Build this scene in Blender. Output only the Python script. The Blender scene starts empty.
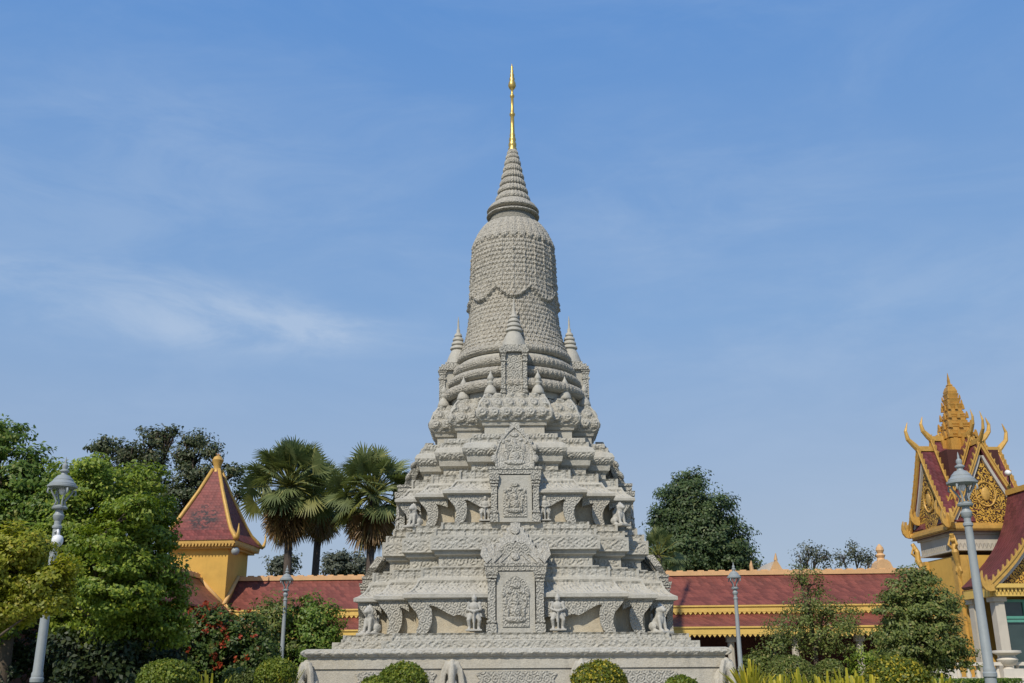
import bpy, bmesh, math, random
import numpy as np
from mathutils import Vector, Matrix, Euler

random.seed(7)
rng = np.random.default_rng(11)
S = bpy.context.scene
COL = S.collection
PI = math.pi
R = math.radians

# ------------------------------------------------------------------ camera
EYE = 1.35
PITCH = R(18.0)
ROLL = R(0.35)
FPX = 1000.0
W0, H0 = 1024, 683
cam_d = bpy.data.cameras.new('camera')
cam = bpy.data.objects.new('camera', cam_d)
COL.objects.link(cam)
cam_d.sensor_fit = 'HORIZONTAL'
cam_d.sensor_width = 36.0
cam_d.lens = 36.0 * FPX / W0
cam_d.clip_start = 0.1
cam_d.clip_end = 6000
cam.matrix_world = Matrix.Translation((0, 0, EYE)) @ Matrix.Rotation(PI / 2 + PITCH, 4, 'X') @ Matrix.Rotation(-ROLL, 4, 'Z')
S.camera = cam


def ray(px, py):
    a, b = (px - W0 / 2) / FPX, (H0 / 2 - py) / FPX
    u = a * math.cos(ROLL) + b * math.sin(ROLL)
    v = -a * math.sin(ROLL) + b * math.cos(ROLL)
    return Vector((u, math.cos(PITCH) - v * math.sin(PITCH), math.sin(PITCH) + v * math.cos(PITCH)))


def at(px, py, Y):
    """world point seen at a photo position, standing at distance Y"""
    d = ray(px, py)
    return Vector((0, 0, EYE)) + d * (Y / d.y)


def mpp(py, Y):
    """metres per photo pixel at that height and distance"""
    d = ray(512, py)
    return (Y / d.y) / FPX


# ------------------------------------------------------------------ scene helpers
def tag(o, label=None, cat=None, group=None, kind=None):
    if label: o['label'] = label
    if cat: o['category'] = cat
    if group: o['group'] = group
    if kind: o['kind'] = kind
    return o


def empty(name, loc, label, cat, group=None, rz=0.0):
    o = bpy.data.objects.new(name, None)
    COL.objects.link(o)
    o.empty_display_size = 0.3
    o.location = loc
    o.rotation_euler = (0, 0, rz)
    return tag(o, label, cat, group)


def copy_tree(o, parent=None):
    c = o.copy()
    COL.objects.link(c)
    c.parent = parent
    for ch in list(o.children):
        copy_tree(ch, c)
    return c


def link_mesh(name, me, mats, parent=None, smooth=False):
    o = bpy.data.objects.new(name, me)
    COL.objects.link(o)
    if not isinstance(mats, (list, tuple)): mats = [mats]
    for m in mats: me.materials.append(m)
    if smooth:
        me.polygons.foreach_set('use_smooth', [True] * len(me.polygons))
    if parent: o.parent = parent
    return o


def np_mesh(name, V, F, mats, parent=None, smooth=False, midx=None):
    """V (n,3), F (m,k) arrays"""
    V = np.asarray(V, dtype=np.float32); F = np.asarray(F, dtype=np.int32)
    me = bpy.data.meshes.new(name)
    k = F.shape[1]
    me.vertices.add(len(V)); me.vertices.foreach_set('co', V.ravel())
    me.loops.add(F.size); me.loops.foreach_set('vertex_index', F.ravel())
    me.polygons.add(len(F))
    me.polygons.foreach_set('loop_start', np.arange(0, F.size, k, dtype=np.int32))
    o = link_mesh(name, me, mats, parent, smooth)
    if midx is not None: me.polygons.foreach_set('material_index', np.asarray(midx, dtype=np.int32))
    me.update(calc_edges=True)
    me.validate()
    return o


class MB:
    def __init__(s): s.v = []; s.f = []; s.m = []

    def add(s, vs, fs, M=None, mi=0):
        o = len(s.v)
        for p in vs:
            p = Vector(p)
            s.v.append(tuple(M @ p) if M is not None else tuple(p))
        for f in fs: s.f.append([i + o for i in f]); s.m.append(mi)
        return s

    def box(s, c, d, M=None, mi=0, taper=1.0):
        x, y, z = c; a, b, h = d[0] / 2, d[1] / 2, d[2] / 2
        t = taper
        vs = [(x - a, y - b, z - h), (x + a, y - b, z - h), (x + a, y + b, z - h), (x - a, y + b, z - h),
              (x - a * t, y - b * t, z + h), (x + a * t, y - b * t, z + h), (x + a * t, y + b * t, z + h), (x - a * t, y + b * t, z + h)]
        return s.add(vs, [(0, 3, 2, 1), (4, 5, 6, 7), (0, 1, 5, 4), (1, 2, 6, 5), (2, 3, 7, 6), (3, 0, 4, 7)], M, mi)

    def prism(s, outline, y0, y1, M=None, mi=0):
        """outline in (x,z), extruded along y"""
        n = len(outline)
        ar = sum(outline[i][0] * outline[(i + 1) % n][1] - outline[(i + 1) % n][0] * outline[i][1] for i in range(n))
        if ar < 0: outline = outline[::-1]
        vs = [(x, y0, z) for x, z in outline] + [(x, y1, z) for x, z in outline]
        fs = [tuple(range(n)), tuple(range(2 * n - 1, n - 1, -1))]
        for i in range(n):
            j = (i + 1) % n
            fs.append((j, i, i + n, j + n))
        return s.add(vs, fs, M, mi)

    def lathe(s, prof, n=24, M=None, mi=0, cap=True, square=False):
        vs = []; fs = []
        for r, z in prof:
            for k in range(n):
                a = 2 * PI * (k + (0.5 if square else 0)) / n
                rr = r / math.cos(PI / n) if square else r
                vs.append((rr * math.cos(a), rr * math.sin(a), z))
        for i in range(len(prof) - 1):
            for k in range(n):
                l = (k + 1) % n
                fs.append((i * n + k, i * n + l, (i + 1) * n + l, (i + 1) * n + k))
        if cap:
            fs.append(tuple(range(n - 1, -1, -1)))
            fs.append(tuple((len(prof) - 1) * n + k for k in range(n)))
        return s.add(vs, fs, M, mi)

    def tube(s, pts, radii, n=8, M=None, mi=0, flat=1.0):
        pts = [Vector(p) for p in pts]
        if not isinstance(radii, (list, tuple)): radii = [radii] * len(pts)
        vs = []; fs = []
        prev = None
        for i, p in enumerate(pts):
            t = (pts[min(i + 1, len(pts) - 1)] - pts[max(i - 1, 0)]).normalized()
            if prev is None:
                a = t.orthogonal().normalized()
            else:
                a = (prev - t * prev.dot(t)).normalized()
            prev = a
            b = t.cross(a)
            for k in range(n):
                an = 2 * PI * k / n
                vs.append(p + (a * math.cos(an) + b * math.sin(an) * flat) * radii[i])
        for i in range(len(pts) - 1):
            for k in range(n):
                l = (k + 1) % n
                fs.append((i * n + k, i * n + l, (i + 1) * n + l, (i + 1) * n + k))
        fs.append(tuple(range(n - 1, -1, -1)))
        fs.append(tuple((len(pts) - 1) * n + k for k in range(n)))
        return s.add(vs, fs, M, mi)

    def ball(s, c, r, M=None, mi=0, n=12, m=8):
        if not isinstance(r, (list, tuple)): r = (r, r, r)
        vs = [(c[0], c[1], c[2] - r[2])]; fs = []
        for i in range(1, m):
            th = PI * i / m
            for k in range(n):
                a = 2 * PI * k / n
                vs.append((c[0] + r[0] * math.sin(th) * math.cos(a), c[1] + r[1] * math.sin(th) * math.sin(a), c[2] - r[2] * math.cos(th)))
        vs.append((c[0], c[1], c[2] + r[2]))
        for k in range(n): fs.append((0, 1 + (k + 1) % n, 1 + k))
        for i in range(m - 2):
            for k in range(n):
                l = (k + 1) % n
                fs.append((1 + i * n + k, 1 + i * n + l, 1 + (i + 1) * n + l, 1 + (i + 1) * n + k))
        e = len(vs) - 1
        for k in range(n): fs.append((e, 1 + (m - 2) * n + k, 1 + (m - 2) * n + (k + 1) % n))
        return s.add(vs, fs, M, mi)

    def build(s, name, mats, parent=None, smooth=False, auto=None):
        me = bpy.data.meshes.new(name)
        me.from_pydata(s.v, [], s.f)
        o = link_mesh(name, me, mats, parent, smooth or auto is not None)
        me.polygons.foreach_set('material_index', s.m)
        me.validate(); me.update()
        if auto is not None:
            me.set_sharp_from_angle(angle=R(auto))
        return o


def remeshed(name, mb, mats, voxel, parent=None, smooth_it=2):
    """one continuous surface from overlapping lumps"""
    o = mb.build(name, mats, None)
    md = o.modifiers.new('r', 'REMESH'); md.mode = 'VOXEL'; md.voxel_size = voxel
    sm = o.modifiers.new('s', 'SMOOTH'); sm.iterations = smooth_it; sm.factor = 0.5
    dg = bpy.context.evaluated_depsgraph_get()
    me = bpy.data.meshes.new_from_object(o.evaluated_get(dg))
    o.modifiers.clear()
    o.data = me
    me.polygons.foreach_set('use_smooth', [True] * len(me.polygons))
    if parent: o.parent = parent
    return o


# ------------------------------------------------------------------ material helpers
class NT:
    def __init__(s, mat):
        mat.use_nodes = True
        s.mat = mat; s.t = mat.node_tree; s.t.nodes.clear()
        s.out = s.t.nodes.new('ShaderNodeOutputMaterial')

    def n(s, typ, **kw):
        nd = s.t.nodes.new(typ)
        for k, v in kw.items(): setattr(nd, k, v)
        return nd

    def put(s, sock, v):
        if hasattr(v, 'is_output') or isinstance(v, bpy.types.NodeSocket): s.t.links.new(v, sock)
        else: sock.default_value = v

    def m(s, op, a, b=None, c=None, clamp=False):
        nd = s.n('ShaderNodeMath', operation=op, use_clamp=clamp)
        s.put(nd.inputs[0], a)
        if b is not None: s.put(nd.inputs[1], b)
        if c is not None: s.put(nd.inputs[2], c)
        return nd.outputs[0]

    def coords(s, which='Object'):
        return s.n('ShaderNodeTexCoord').outputs[which]

    def mapping(s, v, sc=(1, 1, 1), loc=(0, 0, 0)):
        nd = s.n('ShaderNodeMapping'); s.put(nd.inputs['Vector'], v)
        nd.inputs['Scale'].default_value = sc; nd.inputs['Location'].default_value = loc
        return nd.outputs[0]

    def noise(s, v, scale, detail=3, rough=0.55, dist=0.0):
        nd = s.n('ShaderNodeTexNoise'); s.put(nd.inputs['Vector'], v)
        nd.inputs['Scale'].default_value = scale; nd.inputs['Detail'].default_value = detail
        nd.inputs['Roughness'].default_value = rough; nd.inputs['Distortion'].default_value = dist
        return nd.outputs['Fac']

    def voro(s, v, scale, feature='F1', smooth=None):
        nd = s.n('ShaderNodeTexVoronoi', feature=feature); s.put(nd.inputs['Vector'], v)
        nd.inputs['Scale'].default_value = scale
        if smooth is not None: nd.inputs['Smoothness'].default_value = smooth
        return nd.outputs['Distance']

    def ramp(s, f, stops):
        nd = s.n('ShaderNodeValToRGB'); s.put(nd.inputs[0], f)
        el = nd.color_ramp.elements
        while len(el) < len(stops): el.new(0.5)
        for e, (p, c) in zip(el, stops): e.position = p; e.color = tuple(c) + (1,) if len(c) == 3 else c
        return nd.outputs[0]

    def mix(s, f, a, b, blend='MIX'):
        nd = s.n('ShaderNodeMix', data_type='RGBA', blend_type=blend)
        s.put(nd.inputs[0], f)
        for sk, v in ((nd.inputs[6], a), (nd.inputs[7], b)):
            if isinstance(v, tuple): sk.default_value = v + (1,) if len(v) == 3 else v
            else: s.put(sk, v)
        return nd.outputs[2]

    def sep(s, v):
        nd = s.n('ShaderNodeSeparateXYZ'); s.put(nd.inputs[0], v)
        return nd.outputs

    def comb(s, x, y, z):
        nd = s.n('ShaderNodeCombineXYZ')
        s.put(nd.inputs[0], x); s.put(nd.inputs[1], y); s.put(nd.inputs[2], z)
        return nd.outputs[0]

    def bump(s, h, dist=0.02, strength=1.0, normal=None):
        nd = s.n('ShaderNodeBump'); s.put(nd.inputs['Height'], h)
        nd.inputs['Distance'].default_value = dist; nd.inputs['Strength'].default_value = strength
        if normal is not None: s.put(nd.inputs['Normal'], normal)
        return nd.outputs[0]

    def bsdf(s, color, rough=0.8, metal=0.0, normal=None, spec=0.5):
        nd = s.n('ShaderNodeBsdfPrincipled')
        if isinstance(color, tuple): nd.inputs['Base Color'].default_value = color + (1,) if len(color) == 3 else color
        else: s.put(nd.inputs['Base Color'], color)
        s.put(nd.inputs['Roughness'], rough); nd.inputs['Metallic'].default_value = metal
        nd.inputs['Specular IOR Level'].default_value = spec
        if normal is not None: s.put(nd.inputs['Normal'], normal)
        s.t.links.new(nd.outputs[0], s.out.inputs[0])
        return nd


def new_mat(name): return bpy.data.materials.new(name)


def tri(nt, x):  # triangle wave 0..1
    return nt.m('ABSOLUTE', nt.m('SUBTRACT', nt.m('MULTIPLY', nt.m('FRACT', x), 2.0), 1.0))


def stone(name, col=(0.44, 0.415, 0.36), pattern=None, amp=0.05, disp=True, stain=0.35, warm=(0.46, 0.385, 0.265)):
    m = new_mat(name); nt = NT(m)
    co = nt.coords()
    x, y, z = nt.sep(co)
    u = nt.m('ADD', x, y)
    big = nt.noise(co, 0.8, 4, 0.6)
    streak = nt.noise(nt.mapping(co, (5, 5, 0.55)), 1.0, 4, 0.6)
    fine = nt.noise(co, 34, 3, 0.7)
    mid = nt.noise(co, 7, 3, 0.6)
    c = nt.mix(nt.m('MULTIPLY', nt.ramp(big, [(0.42, (0, 0, 0)), (0.72, (1, 1, 1))]), stain), col, warm)
    dk = tuple(k * 0.66 for k in col)
    c = nt.mix(nt.m('MULTIPLY', nt.ramp(streak, [(0.5, (0, 0, 0)), (0.75, (1, 1, 1))]), 0.55), c, dk)
    lt = tuple(min(k * 1.22, 0.8) for k in col)
    c = nt.mix(nt.m('MULTIPLY', nt.ramp(mid, [(0.45, (0, 0, 0)), (0.7, (1, 1, 1))]), 0.4), c, lt)
    c = nt.mix(nt.m('MULTIPLY', nt.ramp(fine, [(0.42, (1, 1, 1)), (0.6, (0, 0, 0))]), 0.35), c, dk)
    grow = nt.noise(nt.mapping(co, (2.2, 2.2, 0.9)), 1.0, 6, 0.7, 0.4)
    c = nt.mix(nt.m('MULTIPLY', nt.ramp(grow, [(0.55, (0, 0, 0)), (0.68, (1, 1, 1))]), 0.32), c, (0.21, 0.20, 0.165))
    h = None
    def scroll(p, q, turns):
        V_ = nt.m('DIVIDE', z, q); row = nt.m('FLOOR', V_)
        U_ = nt.m('ADD', nt.m('DIVIDE', u, p), nt.m('MULTIPLY', row, 0.5))
        du = nt.m('MULTIPLY', nt.m('SUBTRACT', nt.m('FRACT', U_), 0.5), p)
        dv = nt.m('MULTIPLY', nt.m('SUBTRACT', nt.m('FRACT', V_), 0.5), q)
        sgn = nt.m('SUBTRACT', nt.m('MULTIPLY', nt.m('FRACT', nt.m('MULTIPLY', nt.m('FLOOR', U_), 0.5)), 4.0), 1.0)
        du = nt.m('MULTIPLY', du, sgn)
        r = nt.m('SQRT', nt.m('ADD', nt.m('MULTIPLY', du, du), nt.m('MULTIPLY', dv, dv)))
        th = nt.m('DIVIDE', nt.m('ARCTAN2', dv, du), 2 * PI)
        return tri(nt, nt.m('ADD', nt.m('ADD', nt.m('MULTIPLY', r, turns), th), nt.m('MULTIPLY', mid, 0.5)))
    if pattern == 'foliage':
        a = scroll(0.34, 0.29, 10.5) if disp else scroll(0.22, 0.19, 16.0)
        b = nt.voro(co, 17.0, 'F1'); b2 = nt.voro(co, 9.0, 'F1')
        h = nt.m('ADD', nt.m('MULTIPLY', a, 0.50), nt.m('SUBTRACT', 0.85, nt.m('ADD', nt.m('MULTIPLY', b, 0.55), nt.m('MULTIPLY', b2, 0.4))))
    elif pattern == 'lozenge':
        a = tri(nt, nt.m('MULTIPLY', u, 1.75)); b = tri(nt, nt.m('MULTIPLY', z, 2.6))
        d = nt.m('ABSOLUTE', nt.m('SUBTRACT', a, b))
        ring = tri(nt, nt.m('MULTIPLY', d, 1.5))
        fo = nt.voro(co, 13.0, 'F1')
        f2 = nt.voro(co, 24.0, 'F1')
        h = nt.m('ADD', nt.m('MULTIPLY', ring, 0.34), nt.m('ADD', nt.m('MULTIPLY', nt.m('SUBTRACT', 1.0, fo), 0.6), nt.m('MULTIPLY', nt.m('SUBTRACT', 1.0, f2), 0.3)))
        h = nt.m('SUBTRACT', h, 0.15)
    elif pattern == 'zigzag':
        a = tri(nt, nt.m('MULTIPLY', u, 2.3))
        q = nt.m('FRACT', nt.m('ADD', nt.m('MULTIPLY', z, 3.4), nt.m('MULTIPLY', a, 0.45)))
        rib = tri(nt, nt.m('MULTIPLY', u, 9.0))
        fo = nt.voro(co, 12.0, 'F1')
        h = nt.m('ADD', nt.m('MULTIPLY', nt.m('POWER', q, 0.6), 0.55), nt.m('MULTIPLY', rib, 0.22))
        h = nt.m('SUBTRACT', h, nt.m('MULTIPLY', fo, 0.35))
    elif pattern == 'dentil':
        a = nt.m('GREATER_THAN', tri(nt, nt.m('MULTIPLY', u, 4.5)), 0.35)
        fo = nt.voro(co, 16.0, 'F1')
        h = nt.m('SUBTRACT', nt.m('MULTIPLY', a, 0.5), nt.m('MULTIPLY', fo, 0.6))
    elif pattern == 'rope':
        q = tri(nt, nt.m('ADD', nt.m('MULTIPLY', u, 3.2), nt.m('MULTIPLY', z, 3.5)))
        fo = nt.voro(co, 14.0, 'F1')
        h = nt.m('SUBTRACT', nt.m('MULTIPLY', q, 0.5), nt.m('MULTIPLY', fo, 0.7))
    elif pattern == 'petal':
        vz = nt.m('MULTIPLY', z, 2.9)
        row = nt.m('FLOOR', vz)
        uu = nt.m('FRACT', nt.m('ADD', nt.m('MULTIPLY', u, 2.7), nt.m('MULTIPLY', row, 0.5)))
        du = nt.m('MULTIPLY', nt.m('SUBTRACT', uu, 0.5), 2.0)
        dv = nt.m('SUBTRACT', nt.m('MULTIPLY', nt.m('FRACT', vz), 1.9), 0.8)
        rr = nt.m('SQRT', nt.m('ADD', nt.m('MULTIPLY', du, du), nt.m('MULTIPLY', dv, dv)))
        dome = nt.m('SQRT', nt.m('MAXIMUM', 0.0, nt.m('SUBTRACT', 1.0, nt.m('MULTIPLY', rr, rr))))
        ringy = nt.m('MULTIPLY', tri(nt, nt.m('MULTIPLY', rr, 1.9)), 0.3)
        fo = nt.voro(co, 15.0, 'F1')
        h = nt.m('SUBTRACT', nt.m('ADD', dome, ringy), nt.m('MULTIPLY', fo, 0.35))
    nb = nt.bump(nt.m('ADD', nt.m('MULTIPLY', fine, 0.9), mid), 0.028, 0.7)
    if h is not None and not disp:
        nb = nt.bump(h, amp, 1.0, nb)
    nt.bsdf(c, 0.88, 0, nb, 0.25)
    if h is not None and disp:
        d = nt.n('ShaderNodeDisplacement')
        ar = nt.n('ShaderNodeAttribute', attribute_name='relief')
        nt.put(d.inputs['Height'], nt.m('MULTIPLY', nt.m('SUBTRACT', h, 0.55), ar.outputs['Fac'])); d.inputs['Midlevel'].default_value = 0.0; d.inputs['Scale'].default_value = amp
        nt.t.links.new(d.outputs[0], nt.out.inputs['Displacement'])
        m.displacement_method = 'BOTH'
    return m


def paint(name, col, rough=0.6, metal=0.0, var=0.25, scale=3.0, bumpd=0.004, dark=0.6, spec=0.4):
    m = new_mat(name); nt = NT(m); co = nt.coords()
    a = nt.noise(co, scale, 5, 0.65)
    f = nt.ramp(a, [(0.4, (0, 0, 0)), (0.72, (1, 1, 1))])
    c = nt.mix(nt.m('MULTIPLY', f, var * 1.6), col, tuple(k * dark for k in col))
    st = nt.noise(nt.mapping(co, (4, 4, 0.4)), scale * 0.6, 4, 0.6)
    c = nt.mix(nt.m('MULTIPLY', nt.ramp(st, [(0.5, (0, 0, 0)), (0.8, (1, 1, 1))]), var), c, tuple(k * dark * 0.8 for k in col))
    nt.bsdf(c, rough, metal, nt.bump(nt.noise(co, scale * 12, 3, 0.6), bumpd, 0.6), spec)
    return m


def tile_mat(name, col, along='x', rows=7.0, blotch=None):
    m = new_mat(name); nt = NT(m); co = nt.coords()
    x, y, z = nt.sep(co)
    zz = nt.m('MULTIPLY', z, rows); row = nt.m('FLOOR', zz)
    u = nt.m('ADD', nt.m('MULTIPLY', nt.m('ADD', x, y), rows * 0.8), nt.m('MULTIPLY', row, 0.5))
    cell = nt.n('ShaderNodeTexWhiteNoise', noise_dimensions='2D')
    nt.put(cell.inputs['Vector'], nt.comb(nt.m('FLOOR', u), row, 0.0))
    c = nt.mix(cell.outputs['Value'], tuple(k * 0.72 for k in col), tuple(k * 1.22 for k in col))
    st = nt.noise(co, 0.9, 5, 0.65)
    c = nt.mix(nt.m('MULTIPLY', nt.ramp(st, [(0.5, (0, 0, 0)), (0.75, (1, 1, 1))]), 0.45), c, (col[0] * 0.5, col[1] * 0.7, col[2] * 0.7))
    if blotch:
        zz0, zh = blotch
        q = nt.m('DIVIDE', nt.m('SUBTRACT', z, zz0), zh); q2 = nt.m('DIVIDE', x, 0.9)
        fall = nt.m('SUBTRACT', 1.0, nt.m('ADD', nt.m('MULTIPLY', q, q), nt.m('MULTIPLY', q2, q2)), None, True)
        k = nt.m('MULTIPLY', nt.ramp(nt.noise(nt.mapping(co, (1, 1, 1.8)), 2.6, 6, 0.7), [(0.47, (0, 0, 0)), (0.53, (1, 1, 1))]), nt.m('MULTIPLY', fall, 1.6, None, True))
        c = nt.mix(k, c, (0.035, 0.02, 0.018))
    h = nt.m('ADD', nt.m('SUBTRACT', 1.0, nt.m('FRACT', zz)), nt.m('MULTIPLY', tri(nt, u), 0.35))
    nt.bsdf(c, 0.55, 0, nt.bump(h, 0.03, 0.9), 0.4)
    return m


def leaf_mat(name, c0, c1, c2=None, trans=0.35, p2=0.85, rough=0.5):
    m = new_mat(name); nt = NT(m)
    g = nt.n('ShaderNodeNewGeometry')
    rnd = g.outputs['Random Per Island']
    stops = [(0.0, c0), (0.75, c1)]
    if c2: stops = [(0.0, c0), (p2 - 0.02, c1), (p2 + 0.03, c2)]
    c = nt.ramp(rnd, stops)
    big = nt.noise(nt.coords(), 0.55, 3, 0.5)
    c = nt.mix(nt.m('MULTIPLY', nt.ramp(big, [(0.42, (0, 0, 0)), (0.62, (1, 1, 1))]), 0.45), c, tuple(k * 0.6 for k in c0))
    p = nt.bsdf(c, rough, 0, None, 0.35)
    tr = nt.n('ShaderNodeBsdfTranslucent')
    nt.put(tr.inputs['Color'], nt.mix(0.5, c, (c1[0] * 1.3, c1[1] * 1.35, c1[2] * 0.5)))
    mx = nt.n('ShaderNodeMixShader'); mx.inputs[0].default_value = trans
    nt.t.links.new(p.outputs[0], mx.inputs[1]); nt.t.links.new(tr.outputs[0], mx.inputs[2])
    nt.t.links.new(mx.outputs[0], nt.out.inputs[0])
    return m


def bark_mat(name, col):
    m = new_mat(name); nt = NT(m); co = nt.coords()
    a = nt.noise(nt.mapping(co, (8, 8, 1.2)), 1.0, 5, 0.65)
    c = nt.mix(a, tuple(k * 0.5 for k in col), tuple(k * 1.4 for k in col))
    nt.bsdf(c, 0.9, 0, nt.bump(a, 0.04, 0.8), 0.2)
    return m


# ------------------------------------------------------------------ materials
SC = (0.47, 0.451, 0.388)
M = {}
M['stone'] = stone('stone', SC)
M['stone_foliage'] = stone('stone_foliage', SC, 'foliage', 0.036)
M['stone_lozenge'] = stone('stone_lozenge', SC, 'lozenge', 0.034)
M['stone_zigzag'] = stone('stone_zigzag', (0.495, 0.468, 0.395), 'zigzag', 0.055, stain=0.2)
M['stone_dentil'] = stone('stone_dentil', SC, 'dentil', 0.035)
M['stone_rope'] = stone('stone_rope', SC, 'rope', 0.03)
M['stone_petal'] = stone('stone_petal', SC, 'petal', 0.10, stain=0.25)
M['stone_carved'] = stone('stone_carved', SC, 'foliage', 0.045, disp=False)
M['stone_wall'] = stone('stone_wall', (0.52, 0.465, 0.355), stain=0.7, warm=(0.50, 0.37, 0.19))
M['stone_bell'] = stone('stone_bell', (0.46, 0.43, 0.36), 'foliage', 0.035, disp=False, stain=0.3)
M['stone_pale'] = stone('stone_pale', (0.50, 0.482, 0.425), stain=0.25)
M['stone_base'] = stone('stone_base', (0.50, 0.47, 0.395), stain=0.45)
M['gilt'] = paint('gilt', (0.62, 0.42, 0.12), 0.38, 0.7, 0.3, 6)
M['gold_paint'] = paint('gold_paint', (0.60, 0.355, 0.085), 0.5, 0.1, 0.4, 5)
M['gold_dark'] = paint('gold_dark', (0.52, 0.275, 0.055), 0.5, 0.15, 0.4, 6)
M['gold_fascia'] = paint('gold_fascia', (0.70, 0.47, 0.12), 0.65, 0.0, 0.25, 2)
M['yellow_wall'] = paint('yellow_wall', (0.64, 0.375, 0.075), 0.75, 0, 0.25, 1.5)
M['cream_trim'] = paint('cream_trim', (0.72, 0.43, 0.16), 0.7, 0, 0.2, 3)
M['peach_trim'] = paint('peach_trim', (0.66, 0.40, 0.19), 0.7, 0, 0.25, 2)
M['white_trim'] = paint('white_trim', (0.66, 0.60, 0.50), 0.7, 0, 0.2, 3)
M['soffit'] = paint('soffit', (0.50, 0.47, 0.42), 0.8, 0, 0.25, 2)
M['tile'] = tile_mat('tile', (0.195, 0.056, 0.038), rows=5.5)
M['tile_dark'] = tile_mat('tile_dark', (0.13, 0.032, 0.034), rows=6.5)
M['brown'] = paint('brown', (0.10, 0.045, 0.03), 0.7, 0, 0.3, 3)
M['dark_red'] = paint('dark_red', (0.075, 0.022, 0.016), 0.7, 0, 0.3, 3)
M['lamp_paint'] = paint('lamp_paint', (0.29, 0.315, 0.31), 0.45, 0.0, 0.2, 8, 0.002, 0.7)
M['white_plastic'] = paint('white_plastic', (0.78, 0.78, 0.76), 0.35, 0, 0.05, 5, 0.0)
M['green_paint'] = paint('green_paint', (0.10, 0.30, 0.23), 0.5, 0, 0.2, 4)
M['dark_iron'] = paint('dark_iron', (0.03, 0.03, 0.03), 0.5, 0, 0.1, 4)
M['bark'] = bark_mat('bark', (0.11, 0.085, 0.06))
M['palm_bark'] = bark_mat('palm_bark', (0.10, 0.08, 0.065))
M['column'] = paint('column', (0.52, 0.47, 0.38), 0.7, 0, 0.25, 2)


def glass_mat():
    m = new_mat('window_glass'); nt = NT(m)
    c = nt.noise(nt.coords(), 2.0, 4, 0.6)
    nt.bsdf(nt.mix(c, (0.02, 0.035, 0.032), (0.06, 0.09, 0.085)), 0.12, 0, None, 0.6)
    return m


M['glass'] = glass_mat()


def pediment_mat():
    m = new_mat('gilded_carving'); nt = NT(m); co = nt.coords()
    w = nt.noise(co, 3.0, 2, 0.5)
    cv = nt.n('ShaderNodeVectorMath', operation='ADD')
    nt.put(cv.inputs[0], co); nt.put(cv.inputs[1], nt.comb(nt.m('MULTIPLY', w, 0.4), nt.m('MULTIPLY', w, 0.3), nt.m('MULTIPLY', w, -0.4)))
    a = nt.voro(cv.outputs[0], 5.5, 'F1')
    f = tri(nt, nt.m('MULTIPLY', a, 2.6))
    mask = nt.ramp(f, [(0.36, (0, 0, 0)), (0.5, (1, 1, 1))])
    c = nt.mix(mask, (0.05, 0.018, 0.012), (0.62, 0.36, 0.06))
    nt.bsdf(c, 0.5, 0.1, nt.bump(mask, 0.05, 1.0), 0.4)
    return m


M['gilded_carving'] = pediment_mat()

# ------------------------------------------------------------------ world, sun, sky
SUN_EL, SUN_AZ = R(44), R(27)      # the sun stands behind the camera, to the left
travel = Vector((math.sin(SUN_AZ) * math.cos(SUN_EL), math.cos(SUN_AZ) * math.cos(SUN_EL), -math.sin(SUN_EL)))
sun_d = bpy.data.lights.new('sun', 'SUN'); sun_d.energy = 3.3; sun_d.angle = R(0.5); sun_d.color = (1.0, 0.93, 0.82)
sun = bpy.data.objects.new('sun', sun_d); COL.objects.link(sun)
sun.rotation_euler = travel.to_track_quat('-Z', 'Y').to_euler()
sun.location = (-30, -40, 60)
wd = bpy.data.worlds.new('World'); S.world = wd; wd.use_nodes = True
wt = wd.node_tree; wt.nodes.clear()
wo = wt.nodes.new('ShaderNodeOutputWorld'); bg = wt.nodes.new('ShaderNodeBackground')
sky = wt.nodes.new('ShaderNodeTexSky'); sky.sky_type = 'NISHITA'; sky.sun_disc = False
sky.sun_elevation = SUN_EL; sky.sun_rotation = PI + SUN_AZ
sky.altitude = 10; sky.air_density = 1.0; sky.dust_density = 0.6; sky.ozone_density = 3.0
tc = wt.nodes.new('ShaderNodeTexCoord')


def wnoise(scale, loc, detail, rough, ns, dist=0.0):
    mp = wt.nodes.new('ShaderNodeMapping'); mp.inputs['Scale'].default_value = scale; mp.inputs['Location'].default_value = loc
    wt.links.new(tc.outputs['Generated'], mp.inputs['Vector'])
    nn = wt.nodes.new('ShaderNodeTexNoise'); nn.inputs['Scale'].default_value = ns
    nn.inputs['Detail'].default_value = detail; nn.inputs['Roughness'].default_value = rough; nn.inputs['Distortion'].default_value = dist
    wt.links.new(mp.outputs[0], nn.inputs['Vector'])
    return nn.outputs['Fac']


def wmath(op, a, b=None, clamp=False):
    nd = wt.nodes.new('ShaderNodeMath'); nd.operation = op; nd.use_clamp = clamp
    for i, v in enumerate((a, b)):
        if v is None: continue
        if isinstance(v, (int, float)): nd.inputs[i].default_value = v
        else: wt.links.new(v, nd.inputs[i])
    return nd.outputs[0]


def wramp(f, a, b):
    nd = wt.nodes.new('ShaderNodeMapRange'); nd.interpolation_type = 'SMOOTHSTEP'
    wt.links.new(f, nd.inputs['Value']); nd.inputs['From Min'].default_value = a; nd.inputs['From Max'].default_value = b
    return nd.outputs[0]


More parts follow.
